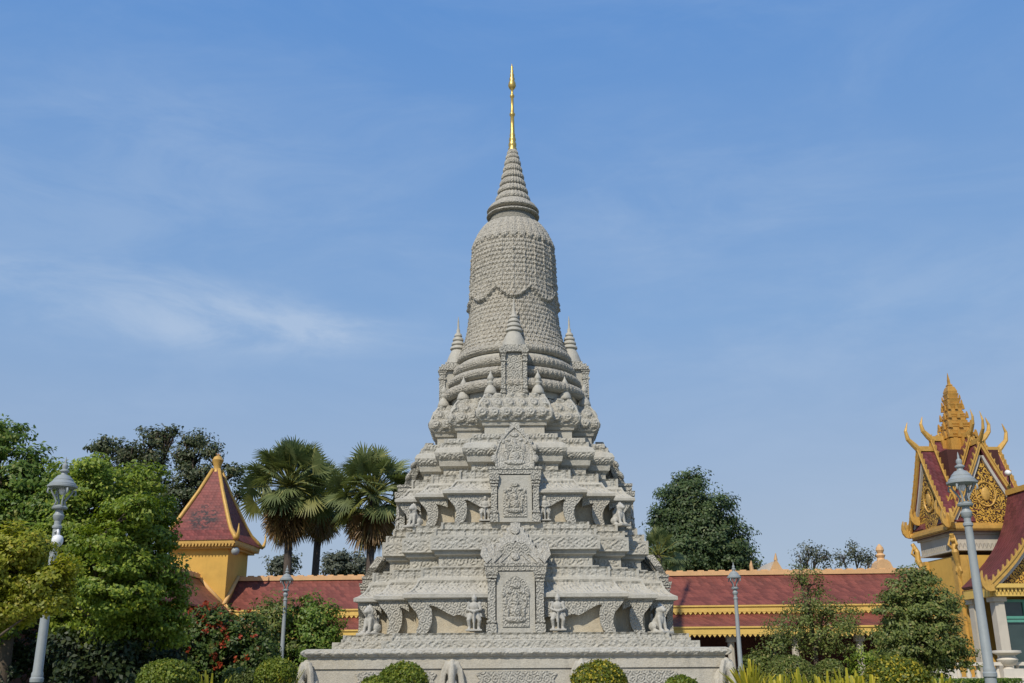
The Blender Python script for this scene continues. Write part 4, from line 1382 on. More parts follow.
def pavilion():
    root = empty('pavilion', (pvc.x, PV_Y, 0), 'ornate gilded pavilion with maroon tiled gables, horned roof ends and a tiered golden spire', 'pavilion', None, R(4))
    wl = HE - .35
    mb = MB(); mb.box((0, 0, zE / 2 - .45), (2 * wl, 2 * wl, zE - .9)); mb.build('wall', M['yellow_wall'], root)
    mb = MB(); mb.box((0, 0, zE - .34), (2 * wl + .14, 2 * wl + .14, .64)); mb.box((0, 0, zE - .70), (2 * wl + .22, 2 * wl + .22, .07)); mb.box((0, 0, zE - .08), (2 * wl + .3, 2 * wl + .3, .1))
    for k in range(4):
        Rk = Matrix.Rotation(k * PI / 2, 4, 'Z'); t = MB()
        teeth(t, -wl - .04, wl + .04, -wl - .085, zE - .45, .15, .2)
        mb.add(t.v, t.f, Rk)
    mb.build('frieze', M['column'], root)
    mb = MB(); mb.box((0, 0, zE + .02), (2 * HE - .14, 2 * HE - .14, .10)); mb.box((0, 0, zE + .125), (2 * HE + .02, 2 * HE + .02, .11)); mb.box((0, 0, zE + .23), (2 * HE - .12, 2 * HE - .12, .1))
    mb.build('cornice', M['gold_paint'], root)
    mb = MB(); mb.box((0, 0, zE - .035), (2 * HE - .06, 2 * HE - .06, .01)); mb.build('soffit', M['brown'], root)
    zl = zE + .34
    for k in range(4):
        gable_roof(root, HE, .6, HE - .06, zl, zR, .07, k * PI / 2, 13, True, 1.0, pedback=.19)
        gable_roof(root, HE - .62, .3, HE - .18, zl + .45, zR + .42, .07, k * PI / 2, 11, False, .85)
    mb = MB(); mb.box((0, 0, (zl + zR) / 2 - .2), (2 * HE - 1.3, 2 * HE - 1.3, zR - zl)); mb.build('core', M['dark_red'], root)
    # spire
    zb = at(957, 448, PV_Y).z - .6
    m_ = mpp(430, PV_Y)
    mb = MB()
    prof = [(.66, zb - .8), (.60, zb), (.56, at(957, 441, PV_Y).z)]
    for (ya, yb2, h0) in ((440, 429, 15.5), (429, 419, 12.2), (419, 410, 9.6)):
        z0, z1 = at(950, ya, PV_Y).z, at(950, yb2, PV_Y).z; d = z1 - z0; w = h0 * m_ * .93 * .93
        prof += [(w * .94, z0), (w, z0 + d * .05), (w, z0 + d * .16), (w * .90, z0 + d * .2), (w * .96, z0 + d * .34), (w * .96, z0 + d * .46), (w * .84, z0 + d * .52), (w * .86, z0 + d * .7), (w * .78, z0 + d * .74), (w * .76, z0 + d * .98)]
    for (ya, yb2, h0) in ((410, 404.5, 8.2), (404.5, 399, 7.2), (399, 394, 6.2)):
        z0, z1 = at(950, ya, PV_Y).z, at(950, yb2, PV_Y).z; d = z1 - z0; w = h0 * m_ * .93 * .93
        prof += [(w * .86, z0), (w, z0 + d * .7), (w * 1.04, z0 + d * .78), (w * 1.04, z0 + d * .92), (w * .88, z0 + d * .99)]
    prof += [(5.0 * m_, at(950, 392, PV_Y).z), (3.6 * m_, at(950, 388, PV_Y).z), (2.2 * m_, at(950, 386.5, PV_Y).z), (2.5 * m_, at(950, 385.5, PV_Y).z), (1.2 * m_, at(950, 384, PV_Y).z), (1.0 * m_, at(950, 380, PV_Y).z), (.1 * m_, ztip)]
    mb.lathe(prof, 4, square=True)
    for k in range(4):      # redented ribs on the faces
        t = MB(); t.prism([(-.2, zb - .5), (.2, zb - .5), (.16, at(957, 441, PV_Y).z), (-.16, at(957, 441, PV_Y).z)], -.72, -.3); mb.add(t.v, t.f, Matrix.Rotation(k * PI / 2, 4, 'Z'))
    for (ya, h0, nn, sz) in ((429.5, 12.9, 3, .20), (419.5, 10.6, 3, .17), (410.5, 8.6, 3, .14), (405, 7.9, 2, .11), (399.5, 7.0, 2, .10), (439.5, 15.4, 4, .2)):
        z0 = at(950, ya, PV_Y).z; w = h0 * m_ * .92
        for k in range(4):
            Rk = Matrix.Rotation(k * PI / 2, 4, 'Z'); t = MB()
            for q in range(nn):
                x = -w * .9 + 1.8 * w * q / (nn - 1)
                t.prism([(x - sz * .4, z0 - .02), (x + sz * .4, z0 - .02), (x + sz * .3, z0 + sz * .7), (x, z0 + sz * 1.5), (x - sz * .3, z0 + sz * .7)], -w * 1.03, -w * .88)
            mb.add(t.v, t.f, Rk)
    mb.build('spire', M['gold_dark'], root)
    # corner brackets: slim winged figures carrying the eave
    for k in range(4):
        Rk = Matrix.Rotation(k * PI / 2, 4, 'Z')
        c = MB(); a = wl + .04
        pts = [(-a, -a, zE - 1.65), (-a - .05, -a - .05, zE - 1.2), (-a - .16, -a - .16, zE - .8), (-a - .14, -a - .14, zE - .5), (-a - .26, -a - .26, zE - .15)]
        c.tube(pts, [.05, .10, .13, .10, .08], 8, Rk); c.ball((-a - .2, -a - .2, zE - .36), .11, Rk)
        for q in (0, 1):
            v = Vector((1, 0, 0)) if q else Vector((0, 1, 0))
            b = Vector((-a - .16, -a - .16, zE - .75))
            c.tube([b, b - v * .22 + Vector((0, 0, .2)), b - v * .1 + Vector((0, 0, .55))], [.05, .05, .02], 6, Rk)
            c.tube([Vector((-a - .05, -a - .05, zE - 1.2)), Vector((-a, -a, zE - 1.5)) - v * .12, Vector((-a, -a, zE - 1.8)) + v * .02], [.05, .05, .01], 6, Rk)
        c.build('corner_figure', M['gold_paint'], root)
    for k in range(4):
        Rk = Matrix.Rotation(k * PI / 2, 4, 'Z')
        c = MB()
        for x in (-wl + .12, wl - .12): c.box((x, -wl - .06, zE / 2 - .45), (.3, .16, zE - .92), Rk)
        c.build('pilaster', M['gold_paint'], root)
    mb = MB(); mb.box((0, -1.2, .42), (7.4, 11.0, .84)); mb.box((0, -1.2, .85), (7.6, 11.2, .06)); mb.build('terrace', M['column'], root)
    # porch towards the court
    yo, hf, xo = 4.05, 2.34, .62
    PO = MB
    zlow = zc(588, PV_Y - yo); zhi = 7.5
    porch = bpy.data.objects.new('porch', None); COL.objects.link(porch); porch.parent = root; porch.location = (xo, 0, 0)
    gable_roof(porch, yo, HE + .25, hf, zlow + .05, zhi, .46, 0, 17, True, 1.0, pedback=.4)
    ye = yo - .12
    mb = MB(); mb.box((0, -(ye + HE) / 2, zlow - .12), (2 * hf - .3, ye - HE, .12)); mb.build('ceiling', M['brown'], porch)
    mb = MB(); mb.box((0, -ye + .05, zlow - .02), (2 * hf - .1, .3, .14)); mb.box((0, -ye + .12, zlow - .22), (2 * hf - .34, .2, .3)); teeth(mb, -hf + .15, hf - .15, -ye - .02, zlow - .09, .14, .2)
    for q in (-1, 1): mb.box((q * (hf - .18), -(ye + HE) / 2, zlow - .22), (.2, ye - HE - .4, .3))
    mb.build('fascia', M['gold_fascia'], porch)
    for q in (-1, 1):
        for y in (-yo + .55, -HE - .3):
            c = MB(); X = q * (hf - .42)
            c.box((X, y, (zlow - .38 + .88) / 2), (.34, .34, zlow - .38 - .88)); c.box((X, y, 1.0), (.5, .5, .24)); c.box((X, y, zlow - .46), (.48, .48, .16))
            c.build('column', M['column'], porch)
    d = MB(); zt = zlow - .45
    yd = -yo + .75
    d.box((0, yd, (zt + .88) / 2), (2 * hf - 1.1, .06, zt - .9)); d.build('door_glass', M['glass'], porch)
    d = MB()
    for x in np.linspace(-hf + .6, hf - .6, 5): d.box((x, yd - .04, (zt + .88) / 2), (.09, .10, zt - .9))
    for z in (.95, zt - .05, zt - .62, zt - .74): d.box((0, yd - .045, z), (2 * hf - 1.1, .11, .09))
    d.build('door_frame', M['green_paint'], porch)
    o = empty('spotlight', tuple(at(1008.5, 473, PV_Y - 2.2)), 'small white spotlight on the pavilion roof edge', 'lamp')
    c = MB(); c.lathe([(.04, .10), (.10, .04), (.11, -.08), (.10, -.11)], 14, Matrix.Rotation(PI / 2 + .3, 4, 'X')); c.build('housing', M['white_plastic'], o, smooth=True)
    c = MB(); c.tube([(0, 0, 0), (.05, .1, -.2), (.1, .25, -.38)], .03, 6); c.build('bracket', M['dark_iron'], o)


pavilion()


def balustrade():
    Y = 32.0
    x0, x1 = at(930, 680, Y).x, at(1120, 680, Y).x
    root = empty('balustrade', ((x0 + x1) / 2, Y, 0), 'pale stone balustrade with urn-topped pedestals in front of the pavilion', 'balustrade')
    L = x1 - x0
    mb = MB(); mb.box((0, 0, .42), (L, .4, .84)); mb.build('base', M['column'], root)
    mb = MB(); mb.box((0, 0, 1.34), (L, .26, .1)); mb.build('rail', M['white_trim'], root)
    x = -L / 2 + .3
    proto = None
    while x < L / 2 - .1:
        if proto is None:
            mb = MB(); mb.lathe([(.07, .84), (.05, .9), (.085, 1.02), (.045, 1.18), (.065, 1.29)], 10); proto = mb.build('baluster', M['white_trim'], root, smooth=True); proto.location.x = x
        else:
            c = proto.copy(); COL.objects.link(c); c.location.x = x
        x += .30
    for px in (942, 1009, 1076):
        xx = at(px, 675, Y).x - root.location.x
        mb = MB(); mb.box((xx, -.05, .6), (.62, .62, 1.2)); mb.box((xx, -.05, .9), (.7, .7, .08)); mb.build('pedestal', M['white_trim'], root)
        mb = MB(); mb.lathe([(.16, 1.2), (.12, 1.26), (.26, 1.36), (.31, 1.46), (.24, 1.54), (.24, 1.58), (.42, 1.66), (.42, 1.72), (.30, 1.73)], 20, Matrix.Translation((xx, -.05, 0))); mb.build('urn', M['white_trim'], root, auto=40)


balustrade()

# ------------------------------------------------------------------ vegetation
def quads_from(P, Nrm, size, aspect=1.8, rng=rng, fold=.25, up=None):
    """rhombic leaves at points P facing Nrm"""
    n = len(P)
    ref = rng.normal(size=(n, 3)); Nrm = Nrm / np.linalg.norm(Nrm, axis=1, keepdims=True)
    T = np.cross(Nrm, ref); T /= np.linalg.norm(T, axis=1, keepdims=True) + 1e-9
    B = np.cross(Nrm, T)
    s = (size * rng.uniform(.65, 1.3, n))[:, None]
    w = s / aspect
    a = P - T * s * .5; c = P + T * s * .5 - Nrm * s * .12
    b = P + B * w * .5 + Nrm * s * fold * .3; d = P - B * w * .5 + Nrm * s * fold * .3
    V = np.stack([a, b, c, d], 1).reshape(-1, 3)
    F = np.arange(4 * n).reshape(n, 4)
    return V, F


def crown_points(lobes, n_clumps, per, rc, inner=.35, flat=.75):
    """clump centres spread near the surface of the lobes, leaves in each clump"""
    P = []; N = []
    wts = np.array([l[3] * l[4] + l[4] * l[5] + l[3] * l[5] for l in lobes]); wts = wts / wts.sum()
    for l, w in zip(lobes, wts):
        c = np.array(l[:3]); r = np.array(l[3:6])
        k = max(1, int(round(n_clumps * w)))
        d = rng.normal(size=(k, 3)); d /= np.linalg.norm(d, axis=1, keepdims=True)
        rad = np.where(rng.random(k) < inner, rng.uniform(.35, .85, k), rng.uniform(.85, 1.08, k))[:, None]
        # lumpy surface
        ph = rng.uniform(0, 6, 3)
        lump = 1 + .14 * (np.sin(d[:, 0] * 5 + ph[0]) * np.sin(d[:, 1] * 5 + ph[1]) + np.sin(d[:, 2] * 6 + ph[2]))[:, None]
        cc = c + d * r * rad * lump
        sz = rc * rng.uniform(.6, 1.35, k)
        for j in range(k):
            m = int(per * rng.uniform(.6, 1.3))
            q = rng.normal(size=(m, 3)); q /= np.linalg.norm(q, axis=1, keepdims=True)
            q *= (rng.random(m) ** .45)[:, None]
            q[:, 2] *= flat
            P.append(cc[j] + q * sz[j])
            N.append(d[j] * .9 + q * .55 + np.array([-.12, -.25, .5]) + rng.normal(size=(m, 3)) * .48)
    return np.concatenate(P), np.concatenate(N)


def px_lobe(px, py, rpx, Y, dy=1.0, ry=None, org=(0, 0, 0)):
    p = at(px, py, Y); m_ = mpp(py, Y)
    r = rpx * m_; rz_ = (ry or rpx) * m_
    return (p.x - org[0], p.y - org[1], p.z - org[2], r, r * dy, rz_)


def tree(name, label, cat, base, lobes, n_clumps, per, rc, leaf, mat, group=None, trunk_r=.15, branches=True, inner=.35, flat=.75, aspect=1.8, bark='bark', trunk_top=None, lean=0.0, extra=None, twig=False):
    root = empty(name, (base[0], base[1], 0), label, cat, group)
    lo = [(l[0] - base[0], l[1] - base[1], l[2], l[3], l[4], l[5]) for l in lobes]
    P, N = crown_points(lo, n_clumps, per, rc, inner, flat)
    keep = P[:, 2] > .05
    V, F = quads_from(P[keep], N[keep], leaf, aspect)
    np_mesh('crown', V, F, mat, root)
    mb = MB()
    zc_ = np.mean([l[2] for l in lo]); xm = np.mean([l[0] for l in lo]); ym = np.mean([l[1] for l in lo])
    top = Vector((xm * .5, ym * .5, trunk_top or zc_ * .75))
    mid = Vector((top.x * .3 + .1 * trunk_r, top.y * .3, top.z * .5))
    if trunk_r:
        mb.tube([(0, 0, -.1), (0, 0, .15), mid, top], [trunk_r * 1.5, trunk_r * 1.1, trunk_r * .85, trunk_r * .65], 10)
        if branches:
            for i, l in enumerate(lo):
                e = Vector((l[0], l[1], l[2] + l[5] * .35))
                s_ = mid.lerp(top, rng.uniform(.3, 1.0))
                k = s_.lerp(e, .5) + Vector(rng.normal(size=3)) * .12 * (e - s_).length + Vector((0, 0, .08 * (e - s_).length))
                mb.tube([s_, k, e], [trunk_r * .5, trunk_r * .32, trunk_r * .1], 6)
                for _ in range(4 if not twig else 9):
                    dd = Vector(rng.normal(size=3)); dd.normalize(); dd.z = abs(dd.z) * .6
                    e2 = Vector((l[0] + dd.x * l[3] * .95, l[1] + dd.y * l[4] * .95, l[2] + dd.z * l[5] * .95))
                    s2 = k.lerp(e, rng.uniform(.1, .9))
                    mb.tube([s2, s2.lerp(e2, .5) + Vector(rng.normal(size=3)) * .06 * (e2 - s2).length, e2], [trunk_r * .2, trunk_r * .12, trunk_r * .04], 5)
        mb.build('trunk', M[bark], root, smooth=True)
    return root


LM = {
    'bright': leaf_mat('leaf_bright', (0.105, 0.175, 0.018), (0.25, 0.325, 0.034), (0.36, 0.40, 0.05), .35, .82),
    'yellow': leaf_mat('leaf_yellow', (0.19, 0.23, 0.02), (0.40, 0.40, 0.035), (0.52, 0.43, 0.06), .4, .84),
    'mid': leaf_mat('leaf_mid', (0.07, 0.14, 0.02), (0.175, 0.255, 0.036), (0.28, 0.29, 0.06), .3, .9),
    'dark': leaf_mat('leaf_dark', (0.042, 0.075, 0.024), (0.105, 0.15, 0.048), (0.16, 0.18, 0.06), .2, .92),
    'far': leaf_mat('leaf_far', (0.045, 0.064, 0.028), (0.105, 0.13, 0.052), (0.17, 0.155, 0.07), .2, .9),
    'olive': leaf_mat('leaf_olive', (0.09, 0.125, 0.03), (0.20, 0.24, 0.055), (0.32, 0.28, 0.09), .3, .88),
    'hedge': leaf_mat('leaf_hedge', (0.10, 0.15, 0.018), (0.215, 0.26, 0.03), (0.34, 0.33, 0.045), .3, .9),
    'hedge_yellow': leaf_mat('leaf_hedge_yellow', (0.08, 0.115, 0.016), (0.19, 0.22, 0.026), (0.52, 0.42, 0.04), .3, .72),
    'croton': leaf_mat('leaf_croton', (0.24, 0.26, 0.03), (0.56, 0.47, 0.04), (0.65, 0.52, 0.05), .3, .8),
    'flower': leaf_mat('flower_red', (0.34, 0.035, 0.02), (0.45, 0.09, 0.035), None, .3),
    'palm': leaf_mat('palm_leaf', (0.10, 0.13, 0.045), (0.20, 0.235, 0.088), (0.34, 0.34, 0.12), .25, .9),
    'palm_dry': leaf_mat('palm_leaf_dry', (0.20, 0.115, 0.045), (0.34, 0.21, 0.085), (0.22, 0.20, 0.07), .2, .85),
    'palm_yellow': leaf_mat('palm_leaf_yellow', (0.17, 0.18, 0.04), (0.30, 0.29, 0.07), None, .25),
    'shade': leaf_mat('leaf_painted_shade', (0.016, 0.03, 0.008), (0.04, 0.06, 0.016), (0.06, 0.075, 0.02), .2, .9),  # shade under the tree crowns is put into this darkened leaf colour
    'mid_dark': leaf_mat('leaf_mid_dark', (0.04, 0.08, 0.014), (0.10, 0.15, 0.026), (0.17, 0.17, 0.04), .3, .9),
    'grey': leaf_mat('leaf_grey', (0.07, 0.082, 0.055), (0.14, 0.155, 0.10), None, .2),
}


def B(px, Y): return at(px, 666, Y)


# left group
Y = 24
lb = [px_lobe(14, 482, 34, Y), px_lobe(20, 512, 30, Y), px_lobe(66, 520, 26, Y - .5), px_lobe(48, 478, 16, Y), px_lobe(4, 438, 19, Y), px_lobe(-20, 430, 20, Y), px_lobe(52, 500, 34, Y), px_lobe(-20, 520, 50, Y), px_lobe(30, 560, 44, Y), px_lobe(-15, 600, 50, Y), px_lobe(30, 462, 12, Y), px_lobe(60, 560, 40, Y + 1), px_lobe(-35, 460, 28, Y)]
tree('broadleaf_tree', 'tall dark green tree at the far left edge behind the yellow-green one', 'tree', B(5, Y), lb, 560, 92, .36, .11, LM['mid'], 'broadleaf trees left of the stupa', .16, flat=.5, inner=.25)
Y = 21.5
lb = [px_lobe(105, 500, 36, Y), px_lobe(132, 492, 17, Y + .5), px_lobe(85, 484, 19, Y + .5), px_lobe(80, 545, 42, Y), px_lobe(130, 545, 40, Y - .5), px_lobe(154, 530, 20, Y), px_lobe(158, 572, 22, Y), px_lobe(110, 585, 40, Y - .8), px_lobe(70, 595, 34, Y), px_lobe(150, 605, 32, Y), px_lobe(160, 508, 9, Y), px_lobe(100, 466, 9, Y), px_lobe(64, 478, 13, Y), px_lobe(50, 560, 30, Y + 1), px_lobe(148, 480, 12, Y - .6), px_lobe(70, 500, 12, Y - .6), px_lobe(100, 540, 20, Y - 1.4), px_lobe(140, 510, 16, Y - 1.2), px_lobe(120, 620, 26, Y), px_lobe(168, 628, 18, Y), px_lobe(70, 620, 20, Y)]
tree('broadleaf_tree', 'big round bright green tree between the tall left lamp and the yellow tower', 'tree', B(105, Y), lb, 760, 95, .29, .092, LM['bright'], 'broadleaf trees left of the stupa', .12, flat=.48, inner=.25)
Y = 12.5
lb = [px_lobe(10, 560, 30, Y), px_lobe(42, 585, 22, Y), px_lobe(22, 602, 20, Y), px_lobe(-15, 600, 34, Y), px_lobe(55, 600, 14, Y), px_lobe(30, 550, 16, Y), px_lobe(66, 566, 8, Y)]
tree('young_tree', 'yellow-green young tree at the left edge hiding the middle of the tall lamp', 'tree', B(-75, Y), lb, 340, 92, .17, .058, LM['yellow'], None, .045, trunk_top=1.6, flat=.5, inner=.25)
# dark background trees
Y = 62
lb = [px_lobe(108, 446, 15, Y, 1, 8), px_lobe(128, 452, 16, Y, 1, 10), px_lobe(155, 438, 14, Y, 1, 11), px_lobe(150, 462, 17, Y, 1, 12), px_lobe(112, 470, 18, Y, 1, 12), px_lobe(140, 495, 30, Y), px_lobe(170, 432, 6, Y)]
tree('shade_tree', 'dark airy tree crown showing above the bright green tree', 'tree', B(140, Y), lb, 300, 46, .55, .21, LM['far'], 'dark trees far behind the gallery', .38, trunk_top=11, inner=.3, flat=.55, twig=True)
lb = [px_lobe(196, 440, 14, Y, 1, 9), px_lobe(212, 452, 11, Y, 1, 8), px_lobe(190, 458, 14, Y, 1, 8), px_lobe(200, 478, 22, Y, 1, 14), px_lobe(180, 500, 26, Y), px_lobe(232, 472, 11, Y, 1, 10), px_lobe(240, 495, 6, Y), px_lobe(205, 520, 26, Y), px_lobe(180, 455, 7, Y)]
tree('shade_tree', 'dark airy tree crown with gaps of sky right behind the yellow tower roof', 'tree', B(200, Y), lb, 310, 46, .55, .21, LM['far'], 'dark trees far behind the gallery', .38, trunk_top=11, inner=.3, flat=.55, twig=True)
Y = 84
for i, (px, py, r_, lab) in enumerate(((282, 568, 14, 'low grey-green tree over the gallery roof, left of the palm trunks'), (338, 566, 14, 'low grey-green tree over the gallery roof between two palm trunks'), (354, 570, 16, 'low dark tree over the gallery roof left of the stupa, by the right palm'))):
    lb = [px_lobe(px, py, r_, Y, 1, r_ * .7), px_lobe(px - 9, py - 4, r_ * .5, Y), px_lobe(px + 8, py - 5, r_ * .55, Y), px_lobe(px + 3, py - 10, r_ * .4, Y)]
    tree('far_tree', lab, 'tree', B(px, Y), lb, 70, 30, .55, .26, LM['grey'], 'small trees far behind the gallery', .22, inner=.2, twig=True)
# conical tree right
Y = 68
lb = [px_lobe(690, 482, 13, Y, 1, 12), px_lobe(686, 502, 26, Y, 1, 18), px_lobe(700, 515, 30, Y, 1, 20), px_lobe(680, 525, 25, Y, 1, 22), px_lobe(712, 540, 32, Y, 1, 22), px_lobe(685, 555, 38, Y, 1, 24), px_lobe(722, 562, 28, Y, 1, 18), px_lobe(742, 566, 14, Y, 1, 13), px_lobe(734, 548, 12, Y), px_lobe(753, 574, 8, Y), px_lobe(720, 528, 10, Y), px_lobe(664, 518, 10, Y), px_lobe(662, 550, 13, Y)]
tree('evergreen_tree', 'large dark green conical tree right of the stupa', 'tree', B(692, Y), lb, 760, 74, .85, .22, LM['dark'], None, .45, inner=.25, flat=.5)
Y = 78
for px, py, lab in ((810, 555, 'thin bare-branched tree above the gallery roof, left of a pair'), (852, 554, 'thin bare-branched tree above the gallery roof beside the gate crest')):
    lb = [px_lobe(px - 10, py + 4, 7, Y, 1, 11), px_lobe(px, py - 4, 8, Y, 1, 10), px_lobe(px + 9, py + 1, 7, Y, 1, 12), px_lobe(px + 17, py + 4, 6, Y, 1, 9)]
    tree('thin_tree', lab, 'tree', B(px, Y), lb, 60, 15, .5, .2, LM['grey'], 'thin trees beyond the gallery', .2, trunk_top=6.0, inner=.4, twig=True)
Y = 40
lb = [px_lobe(812, 585, 14, Y, 1, 14), px_lobe(808, 605, 24, Y, 1, 15), px_lobe(832, 615, 24, Y, 1, 16), px_lobe(795, 628, 28, Y, 1, 15), px_lobe(825, 638, 32, Y, 1, 14), px_lobe(850, 625, 14, Y, 1, 10), px_lobe(782, 640, 16, Y, 1, 10), px_lobe(800, 575, 7, Y, 1, 10)]
tree('garden_tree', 'loose olive-green garden tree in front of the gallery, right of the slim lamp', 'tree', B(816, Y), lb, 210, 46, .36, .10, LM['olive'], 'garden trees right of the stupa', .11, inner=.45, twig=True)
Y = 27
lb = [px_lobe(914, 580, 17, Y), px_lobe(903, 602, 23, Y), px_lobe(930, 602, 24, Y), px_lobe(895, 625, 26, Y), px_lobe(922, 632, 30, Y), px_lobe(938, 622, 18, Y), px_lobe(905, 650, 30, Y), px_lobe(940, 655, 22, Y), px_lobe(950, 636, 15, Y), px_lobe(958, 660, 14, Y), px_lobe(918, 572, 8, Y)]
tree('garden_tree', 'dense green garden tree in front of the left side of the gilded pavilion', 'tree', B(920, Y), lb, 340, 78, .29, .085, LM['olive'], 'garden trees right of the stupa', .10, inner=.4, flat=.55, twig=True)

# shrubs
def shrub(name, label, px, Y, lobes, n, per, rc, leaf, mat, group, tr=.04, twig=False, inner=.35):
    return tree(name, label, 'shrub', B(px, Y), [px_lobe(*l) for l in lobes], n, per, rc, leaf, LM[mat], group, tr, True, inner, .8, 1.8, 'bark', None, 0, None, twig)


Y = 27
fs = shrub('flowering_shrub', 'dark green shrub dotted with red flowers below the yellow tower', 225, Y, [(205, 625, 15, Y), (225, 630, 20, Y), (245, 638, 22, Y), (215, 640, 26, Y), (195, 650, 26, Y), (240, 660, 26, Y), (262, 650, 16, Y), (200, 680, 30, Y), (240, 690, 30, Y), (188, 632, 12, Y)], 420, 44, .24, .115, 'mid_dark', None, .06)
P = []
for _ in range(70):
    l = px_lobe(*random.choice([(205, 622, 18, Y), (225, 630, 22, Y), (245, 638, 24, Y), (215, 640, 28, Y), (240, 655, 28, Y), (190, 635, 20, Y)]))
    d = rng.normal(size=3); d[1] = -abs(d[1]); d /= np.linalg.norm(d)
    c = np.array(l[:3]) + d * np.array(l[3:6]) * 1.04
    q = rng.normal(size=(9, 3)) * .04
    P.append(c + q)
P = np.concatenate(P) - np.array([fs.location.x, fs.location.y, 0]); V, F = quads_from(P, rng.normal(size=P.shape) + np.array([0, -.6, .4]), .085, 1.4)
np_mesh('blossoms', V, F, LM['flower'], fs)
Y = 31.5
shrub('garden_shrub', 'tall twiggy olive shrub behind the slim lamp left of the stupa', 268, Y, [(262, 615, 14, Y), (278, 618, 20, Y), (265, 640, 24, Y), (290, 640, 20, Y), (270, 665, 28, Y)], 230, 38, .27, .11, 'olive', 'shrubs between the tower and the stupa', .06, True, .45)
shrub('garden_shrub', 'bright green rounded shrub touching the left end of the stupa pedestal', 316, Y, [(305, 612, 20, Y), (320, 620, 20, Y), (330, 632, 13, Y), (310, 640, 26, Y), (326, 655, 20, Y), (300, 662, 24, Y)], 280, 42, .25, .11, 'mid', 'shrubs between the tower and the stupa', .06)
Y = 25
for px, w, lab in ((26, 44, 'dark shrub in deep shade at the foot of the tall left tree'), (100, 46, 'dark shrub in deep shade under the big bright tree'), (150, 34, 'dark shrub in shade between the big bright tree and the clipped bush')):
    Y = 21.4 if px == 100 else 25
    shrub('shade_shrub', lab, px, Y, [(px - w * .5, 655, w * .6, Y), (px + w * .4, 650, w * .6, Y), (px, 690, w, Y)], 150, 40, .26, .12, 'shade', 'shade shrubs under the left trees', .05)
Y = 36
for px, lab in ((765, 'small reddish-leaved shrub at the foot of the gallery beside the slim right lamp'), (868, 'small green shrub at the foot of the gallery between the two garden trees')):
    shrub('low_shrub', lab, px, Y, [(px - 8, 662, 12, Y), (px + 8, 658, 13, Y), (px, 680, 20, Y)], 90, 36, .25, .11, 'olive' if px < 800 else 'bright', 'low shrubs along the gallery', .04)


# clipped bushes
def clipped(px, ptop, rpx, Y, label, mat='hedge'):
    p = at(px, ptop, Y); m_ = mpp(670, Y); r = rpx * m_
    root = empty('clipped_bush', (p.x, Y, 0), label, 'bush', 'clipped round bushes')
    top = p.z; n = int(2600 + 5200 * r * top * .9)
    u = rng.random(n); a = rng.uniform(0, 2 * PI, n)
    # dome profile over a drum
    hh = top - r * .85
    t = u
    dome = rng.random(n) < .55
    th = np.arccos(rng.random(n))
    f_ = rng.uniform(0, 6, 4)
    lump = 1 + .05 * np.sin(a * 3 + f_[0]) * np.sin(th * 3 + f_[1]) + .035 * np.sin(a * 9 + f_[2]) * np.sin(th * 8 + f_[3]) + rng.normal(size=n) * .02 + (rng.random(n) < .05) * rng.random(n) * .10
    R_ = np.where(dome, r * np.sin(th), r * (.82 + .18 * np.clip(t * 1.4, 0, 1)))
    Z = np.where(dome, hh + .85 * r * np.cos(th), hh * t)
    nz = np.where(dome, np.cos(th), 0.0); nr = np.where(dome, np.sin(th), 1.0)
    P = np.stack([R_ * np.cos(a) * lump, R_ * np.sin(a) * lump, hh + (Z - hh) * lump], 1)
    N = np.stack([nr * np.cos(a), nr * np.sin(a), nz], 1)
    dp = rng.random(n) ** 2 * .12
    P = P - N * dp[:, None]
    P[:, 2] = np.maximum(P[:, 2], .03)
    V, F = quads_from(P, N + rng.normal(size=N.shape) * .75, .062, 1.6)
    np_mesh('crown', V, F, LM[mat], root)
    mb = MB(); mb.tube([(0, 0, 0), (.02, 0, hh * .5), (0, .02, hh)], [.05, .045, .02], 8)
    for k in range(7):
        an = k * .9; mb.tube([(0, 0, hh * .3 + .05 * k), (.3 * r * math.cos(an), .3 * r * math.sin(an), hh * .7), (.75 * r * math.cos(an), .75 * r * math.sin(an), hh + .1)], [.025, .02, .008], 6)
    mb.build('trunk', M['bark'], root, smooth=True)


clipped(170, 659.5, 31, 17.5, 'clipped round bush, farthest left of the clipped bushes')
clipped(277, 658, 21, 22.0, 'clipped round bush beside the left corner elephant')
clipped(240, 668, 18, 23.0, 'low dark clipped bush between two brighter clipped bushes left of the stupa', 'olive')
clipped(404, 662, 25, 21.5, 'clipped green bush in front of the pedestal, taller of the left pair')
clipped(378, 675.5, 20, 20.0, 'low clipped bush in front of the pedestal, overlapped with the taller green one')
clipped(599, 660.5, 28.5, 21.0, 'yellow-tipped clipped bush in front of the pedestal', 'hedge_yellow')
clipped(680, 675.5, 20, 21.0, 'low clipped bush in front of the right end of the pedestal')
clipped(789, 655.5, 25, 26.0, 'clipped olive bush right of the stupa below the loose garden tree', 'olive')
clipped(829, 659, 15, 28.0, 'small clipped bush just right of the olive clipped bush', 'olive')
clipped(893, 656, 32, 18.5, 'large clipped bush with yellow flecks near the gilded pavilion', 'hedge_yellow')


